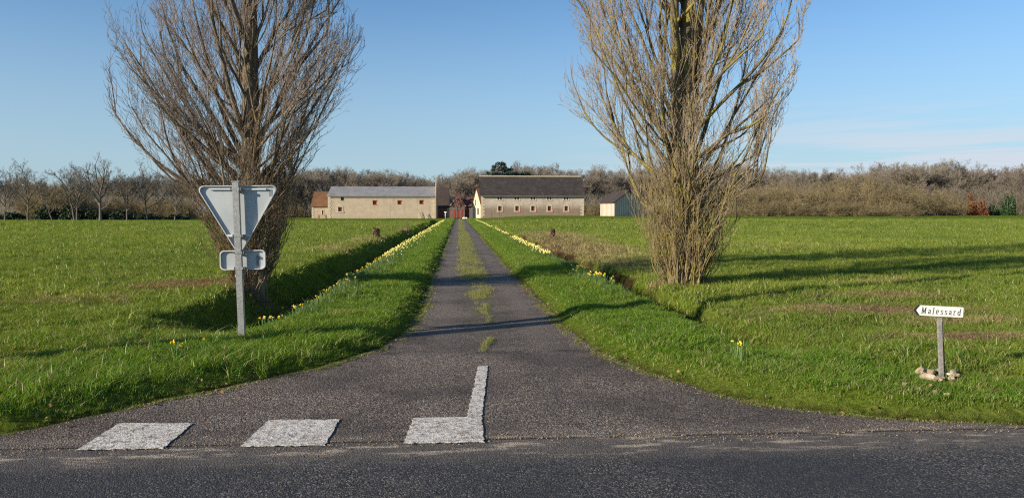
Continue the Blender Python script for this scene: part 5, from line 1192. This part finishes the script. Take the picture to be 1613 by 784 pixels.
# stones round its foot
def stone(name, loc, r, seed, mat, label, group):
    rr = random.Random(seed); bm = bmesh.new(); bmesh.ops.create_icosphere(bm, subdivisions=2, radius=1)
    sc3 = (rr.uniform(0.8, 1.3), rr.uniform(0.7, 1.1), rr.uniform(0.5, 0.75))
    for v in bm.verts:
        k = 1+0.22*math.sin(v.co.x*3.1+seed)+0.18*math.sin(v.co.y*4.3+seed*2)+0.12*math.sin(v.co.z*5+seed*3); v.co = Vector((v.co.x*sc3[0], v.co.y*sc3[1], v.co.z*sc3[2]))*k*r
    me_ = bpy.data.meshes.new(name); bm.to_mesh(me_); bm.free(); o = link(name, me_, mat); o.location = loc; o.rotation_euler.z = rr.uniform(0, 6); tag(o, label, 'stone', group); return o
GS = 'pale stones round the foot of the name sign'
for k, (dx, dy, r0, lab) in enumerate([(-0.135, 0.09, 0.048, 'pale stone behind and left of the name sign post'), (-0.045, 0.11, 0.046, 'pale upright stone directly behind the name sign post'), (0.05, 0.12, 0.036, 'small pale stone behind and right of the name sign post'),
        (0.14, 0.05, 0.055, 'large pale stone furthest right of the name sign post'), (-0.15, -0.04, 0.056, 'large ochre stone at the front left of the name sign post'), (-0.07, -0.09, 0.040, 'ochre stone in front of the name sign post, left one'),
        (0.02, -0.10, 0.038, 'ochre stone in front of the name sign post, right one'), (0.105, -0.03, 0.03, 'small tan stone at the front right of the name sign post')]):
    stone('stone', (nx_+dx, ny_+dy, zat(nx_+dx, ny_+dy)+0.035), r0, k+1, M['stone'], lab, GS)
stone('stone', (nx_+0.075, ny_-0.005, nz_+0.05), 0.026, 40, M['whitestone'], 'small bright white stone right beside the name sign post', GS)
for k, (px_, py_) in enumerate([seen(1425, 633), seen(1447, 634), seen(1473, 641), seen(1492, 637)]):
    stone('pebble', (px_, py_, zat(px_, py_)+0.03), 0.022, 50+k, M['stone'], ['leftmost', 'second from left', 'third from left', 'rightmost'][k]+' of the four pebbles lying in the verge below the name sign', 'pebbles in the verge below the name sign')
st = MB(); st.tube([(nx_+0.045, ny_+0.02, nz_-0.05), (nx_+0.03, ny_+0.02, nz_+0.22), (nx_+0.012, ny_+0.03, nz_+0.50)], [0.006, 0.005, 0.003], 6); st.tube([(nx_+0.035, ny_+0.02, nz_+0.15), (nx_+0.0, ny_+0.05, nz_+0.26)], [0.003, 0.002], 5)
tag(st.build('dry_stalk', M['straw']), 'tall dry brown stalk standing beside the name sign post', 'plant')

# ------------------------------------------------------------------ daffodils
def daff_parts(detail=True):
    f = MB(); h = 0.24; f0 = Vector((0, -0.03, h))
    for k in range(6):
        a_ = k*math.pi/3; c, s = math.cos(a_), math.sin(a_); c2, s2 = math.cos(a_+0.42), math.sin(a_+0.42); c3, s3 = math.cos(a_-0.42), math.sin(a_-0.42); Rp = 0.036
        f.poly([f0, f0+Vector((c3*Rp*0.6, 0.004, s3*Rp*0.6)), f0+Vector((c*Rp, 0.008, s*Rp)), f0+Vector((c2*Rp*0.6, 0.004, s2*Rp*0.6))])
    tr = MB(); tr.tube([f0, f0+Vector((0, -0.018, 0)), f0+Vector((0, -0.028, 0))], [0.009, 0.011, 0.015], 6, False)
    l = MB(); l.tube([(0, 0, -0.03), (0, 0.006, h*0.6), (0, 0.004, h-0.01), (0, -0.02, h)], 0.003, 4, False)
    for k in range(5):
        a_ = k*1.3; r0 = 0.02; L = 0.17+0.03*(k % 3); w = 0.006; c, s = math.cos(a_), math.sin(a_)
        l.poly([(c*r0-s*w, s*r0+c*w, -0.02), (c*r0+s*w, s*r0-c*w, -0.02), (c*(r0+0.05)+s*w, s*(r0+0.05)-c*w, L), (c*(r0+0.05)-s*w, s*(r0+0.05)+c*w, L)])
    return f, tr, l
f, tr, l = daff_parts(); df = f.build('petals', M['daff_y']); dt = tr.build('trumpet', M['daff_y']); dlv = l.build('leaves', M['daff_l'])
dp = daff_parts()[0].build('petals', M['daff_p']); DM = dict(y=(df.data, dt.data, dlv.data), p=(dp.data, dt.data, dlv.data))
for o in (df, dt, dlv, dp): bpy.data.objects.remove(o)
rdd = random.Random(8); daff_n = 0
def daffodil(x, y, label, group, kind='y', s=1.0):
    root = empty('daffodil', (x, y, zat(x, y)), rdd.uniform(-2.6, 0.9)); s *= rdd.uniform(0.8, 1.15); root.scale = (s, s, s); tag(root, label, 'flower', group)
    a_, b_, c = DM[kind]; link('leaves', c, None, root); fl = link('petals', a_, None, root); link('trumpet', b_, None, fl)
def crest_left(y): return float(np.interp(y, [10, 11.3, 13.2, 17.3, 29.8, 55, 113], [-2.60, -2.55, -2.42, -2.36, -2.42, -2.45, -2.5]))
def crest_right(y): return float(np.interp(y, [8, 14, 26, 100], [3.0, 2.90, 2.92, 2.95]))
GL1 = 'daffodils along the crest of the left ditch'; GR1 = 'daffodils along the edge of the right ditch'
for k in range(150):
    y = 10.3+16*rdd.random()**1.2; x = crest_left(y)+abs(rdd.gauss(0, 0.22))-0.08
    daffodil(x, y, 'yellow daffodil on the crest of the left ditch, '+('just right of the sign' if y < 12.5 else 'short of the shadow band' if y < 17.5 else 'beyond the shadow band'), GL1, 'y' if rdd.random() < 0.45 else 'p', 0.66)
for k in range(55):
    y = rdd.uniform(17.2, 20.5) if k < 25 else rdd.uniform(14.4, 18); x = crest_right(y)+rdd.gauss(0, 0.10)
    daffodil(x, y, 'yellow daffodil in the small bed on the edge of the right ditch', GR1, 'y' if rdd.random() < 0.4 else 'p', 0.70)
for px, py, lab in [(278, 572, 'leftmost lone daffodil on the left bank near the road'), (289, 570, 'middle lone daffodil of three on the left bank near the road'), (321, 562, 'rightmost and tallest lone daffodil of three on the left bank near the road'),
                  (1158, 566, 'left daffodil of the pair at the near end of the right ditch'), (1168, 570, 'right daffodil of the pair at the near end of the right ditch'),
                  (373, 488, 'lone daffodil just left of the sign post near the poplar foot'), (397, 508, 'lone daffodil just right of the sign post'), (397, 478, 'lone daffodil right of the sign post by the poplar foot'), (447, 502, 'lone daffodil over the shaded ditch right of the sign post')]:
    x, y = seen(px, py); daffodil(x, y, lab, 'lone daffodils', 'y', 0.9)
V = []; r = np.random.default_rng(19)
def far_band(cf, y0, y1, n, w):
    y = y0+(y1-y0)*r.random(n)**1.5; x = np.array([cf(q) for q in y])+np.abs(r.normal(0, w, n))*(1 if cf is crest_left else -1); return x, y
bx, by_ = [], []
for q in ((crest_left, 24, 118, 820, 0.25), (crest_right, 24, 40, 260, 0.14), (crest_right, 44, 125, 230, 0.10)):
    a_, b_ = far_band(*q); bx.append(a_); by_.append(b_)
bx = np.concatenate(bx); by_ = np.concatenate(by_); z = height(bx, by_)+r.uniform(0.12, 0.20, len(bx)); s_ = 0.024*np.interp(by_, [24, 120], [1.0, 1.5])
th = r.uniform(0, 3.14, len(bx)); fx, fy = r.uniform(-0.7, 0.7, len(bx)), -np.ones(len(bx))
nr = np.stack([fx, fy, 0*fx+0.2], 1); nr /= np.linalg.norm(nr, axis=1, keepdims=True); u_ = np.cross(nr, [0, 0, 1.0]); v_ = np.cross(nr, u_); c = np.stack([bx, by_, z], 1)
ring = [c+(u_*math.cos(k*math.pi/3)+v_*math.sin(k*math.pi/3))*(s_*(1.0 if k % 2 else 0.75))[:, None] for k in range(6)]; tip = c+nr*0.03
VV = np.stack(ring+[tip], 1).reshape(-1, 3); b0 = np.arange(len(bx))[:, None]*7; FF = np.concatenate([np.concatenate([b0+k, b0+(k+1) % 6, b0+6], 1) for k in range(6)])
tag(link('distant_daffodils', fast_mesh('distant_daffodils', VV, FF), M['daff_p']), 'bands of yellow daffodils receding along both ditches', 'flowers', None, 'stuff')
k_ = r.random(len(bx)) < 0.8; lx, ly = bx[k_]+r.normal(0, 0.04, k_.sum()), by_[k_]
lx = np.concatenate([lx, np.array([crest_left(q) for q in np.linspace(10.5, 24, 330)])+np.abs(r.normal(0, 0.33, 330))-0.05, np.array([crest_right(q) for q in np.linspace(13, 24, 110)])-np.abs(r.normal(0, 0.14, 110))]); ly = np.concatenate([ly, np.linspace(10.5, 24, 330), np.linspace(13, 24, 110)])
lpts = np.stack([lx, ly, height(lx, ly)], 1)
M['dleaf'] = mat_grass('daffodil leaf blades', (0.06, 0.13, 0.03), (0.17, 0.25, 0.09))
scatter('daffodil_leaves', lpts, r.random(len(lpts)), np.zeros(len(lpts)), r.uniform(0.7, 1.2, len(lpts)), tuft_objs([(12, 0.06, 0.09, 0.16, 0.009, 47, 0.5)], M['dleaf']), M['dleaf'], 'grey green daffodil leaves along the ditch crests', 'leaves')

# ------------------------------------------------------------------ stumps, stakes and small things
def ivy_stump(px, pb, pt, wpx, label, seed, lean=0):
    dpt = {593: 41.5, 870: 40.5}[px]; x = ax(px, dpt); z0 = zat(x, dpt); H = az(pt, dpt)-z0; root = empty('old_stump', (x, dpt, z0)); tag(root, label, 'stump')
    mb_ = MB(); w_ = wpx/1200*dpt/2; mb_.tube([(0, 0, -0.1), (0.02, 0, H*0.5), (lean*H, 0, H*0.93)], [w_*0.75, w_*0.62, w_*0.55], 10); mb_.build('stump_core', M['wood'], root)
    r = np.random.default_rng(seed); n = 420; zz = H*r.random(n); a_ = r.uniform(0, 6.28, n); q = w_*(0.7+0.5*r.random(n)); c = np.stack([q*np.cos(a_)+lean*zz, q*np.sin(a_), zz], 1)
    d1 = r.normal(0, 1, (n, 3)); d1 /= np.linalg.norm(d1, axis=1, keepdims=True); d2 = np.cross(d1, r.normal(0, 1, (n, 3))); d2 /= np.linalg.norm(d2, axis=1, keepdims=True)
    V_ = np.stack([c-d1*0.05, c+d2*0.03, c+d1*0.05, c-d2*0.03], 1).reshape(-1, 3); o = link('dry_ivy', fast_mesh('dry_ivy', V_, np.arange(4*n).reshape(-1, 4)), M['ivy'], root); o['kind'] = 'stuff'
ivy_stump(593, 378, 358, 9, 'stump wrapped in dry ivy standing in the left meadow beside the ditch', 3)
ivy_stump(870, 377, 361, 6, 'narrow grey stump on the brown bank of the right ditch', 4, 0.05)
def stake(px, Y, top, r0, label, mat='wood', lean=0):
    x = ax(px, Y); z0 = zat(x, Y); mb_ = MB(); mb_.tube([(x, Y, z0-0.2), (x+lean, Y, az(top, Y))], [r0, r0*0.8], 6); tag(mb_.build('stake', M[mat]), label, 'stake')
stake(640.5, 60, 346, 0.035, 'thin pale stake standing on the left ditch bank short of the left barn')
stake(774, 120, 333, 0.05, 'thin stake in front of the left end of the right barn', 'wood')
stake(785, 120, 331, 0.06, 'second thicker stake in front of the right barn near its first window', 'wood', 0.15)
stake(789, 120, 334, 0.05, 'third leaning stake in front of the right barn near its first window', 'wood', 0.1)
# two pallets leaning on the left barn
for px, lab in ((661.5, 'slatted wooden panel leaning on the left barn, left one'), (672, 'slatted wooden panel leaning on the left barn, right one')):
    x = ax(px, yb); root = empty('wooden_panel', (x, yb-0.5, 0)); tag(root, lab, 'panel')
    h_ = 1.45 if px < 670 else 1.15
    for sx in (-0.28, 0.28):
        m_ = MB(); m_.prism([(sx-0.04, 0, -0.02), (sx+0.04, 0, -0.02), (sx+0.04, 0.05, -0.02), (sx-0.04, 0.05, -0.02)], (0, 0.35, h_)); m_.build('upright', M['boards'], root)
    for k in range(5):
        z = 0.15+k*(h_-0.25)/4; m_ = MB(); m_.box(-0.33, 0.33, -0.03+0.35*z/h_, 0.0+0.35*z/h_-0.002, z, z+0.09); m_.build('slat', M['boards'], root)
# picnic table by the tiled outbuilding
px0 = ax(508, 157); pt = empty('picnic_table', (px0, 157, zat(px0, 157))); tag(pt, 'brown picnic table in front of the small tiled outbuilding', 'table')
m_ = MB(); m_.box(-0.9, 0.9, -0.35, 0.35, 0.72, 0.77); m_.build('tabletop', M['shutter'], pt)
for s in (-1, 1):
    m_ = MB(); m_.box(-0.9, 0.9, s*0.7-0.13, s*0.7+0.13, 0.42, 0.46); m_.build('bench', M['shutter'], pt)
    m_ = MB(); m_.prism([(s*0.7-0.04, -0.7, 0), (s*0.7+0.04, -0.7, 0), (s*0.7+0.04, -0.6, 0), (s*0.7-0.04, -0.6, 0)], (0, 0.45, 0.72)); m_.prism([(s*0.7-0.04, 0.7, 0), (s*0.7+0.04, 0.7, 0), (s*0.7+0.04, 0.6, 0), (s*0.7-0.04, 0.6, 0)], (0, -0.45, 0.72)); m_.box(s*0.7-0.03, s*0.7+0.03, -0.72, 0.72, 0.36, 0.417); m_.build('leg', M['shutter'], pt)
# small white sign near the end of the drive
xs_ = ax(701.5, 150); fs = empty('small_white_sign', (xs_, 150, 0.05)); tag(fs, 'small white triangular sign on a thin post at the far end of the drive', 'sign')
m_ = MB(); m_.tube([(0, 0, -0.1), (0, 0, 1.25)], 0.04, 8); m_.build('post', M['white'], fs)
m_ = MB(); m_.prism(rounded([(-0.30, -0.06, 1.52), (0.30, -0.06, 1.52), (0, -0.06, 1.02)], 0.04), (0, 0.02, 0)); m_.build('plate', M['white'], fs)
m_ = MB(); m_.box(-0.12, 0.12, -0.06, -0.042, 0.72, 0.92); m_.build('lower_plate', M['white'], fs)
for k, (px, s_, lab) in enumerate([(731, 0.34, 'larger white boulder beside the end of the drive'), (734, 0.30, 'smaller white boulder right beside the larger one at the end of the drive')]):
    x = ax(px, 158); o = stone('boulder', (x, 158, zat(x, 158)+0.25), s_*1.1, 60+k, M['whitestone'], lab, 'white boulders at the end of the drive')
# pinkish ornamental tree before the farmhouse
pm = bare_tree_meshes(901, 5.4, 1.0, 0.42, 9, 0.03, 0.09, 0, 0.022, 0.9); pm[0].materials[0] = M['boards']; pm[1].materials[0] = M['pink']
xt = ax(721.5, 176); place_tree('ornamental_tree', pm, (xt, 176, 0.0), 1.0, 0.3, 'small pinkish bare ornamental tree with a pale stem in front of the farmhouse', 'tree', None)
# wooden utility pole beyond the left edge, whose shadow crosses the drive
ux, uy = -2.60-7.6*math.cos(SUN_AZ), 8.86-7.6*math.sin(SUN_AZ); up_ = empty('utility_pole', (ux, uy, 0)); tag(up_, 'wooden utility pole on the verge left of the photo whose shadow crosses the drive', 'pole')
m_ = MB(); m_.tube([(0, 0, -0.4), (0, 0, 4.5), (0, 0, 9.3)], [0.175, 0.155, 0.13], 14); m_.build('pole', M['wood'], up_, smooth=True)
m_ = MB(); m_.tube([(0, 0, 8.7), (0.0, -0.3, 8.75)], 0.02, 6); m_.tube([(0, -0.3, 8.75), (0, -0.3, 8.9)], 0.045, 8); m_.build('insulator', M['white'], up_)
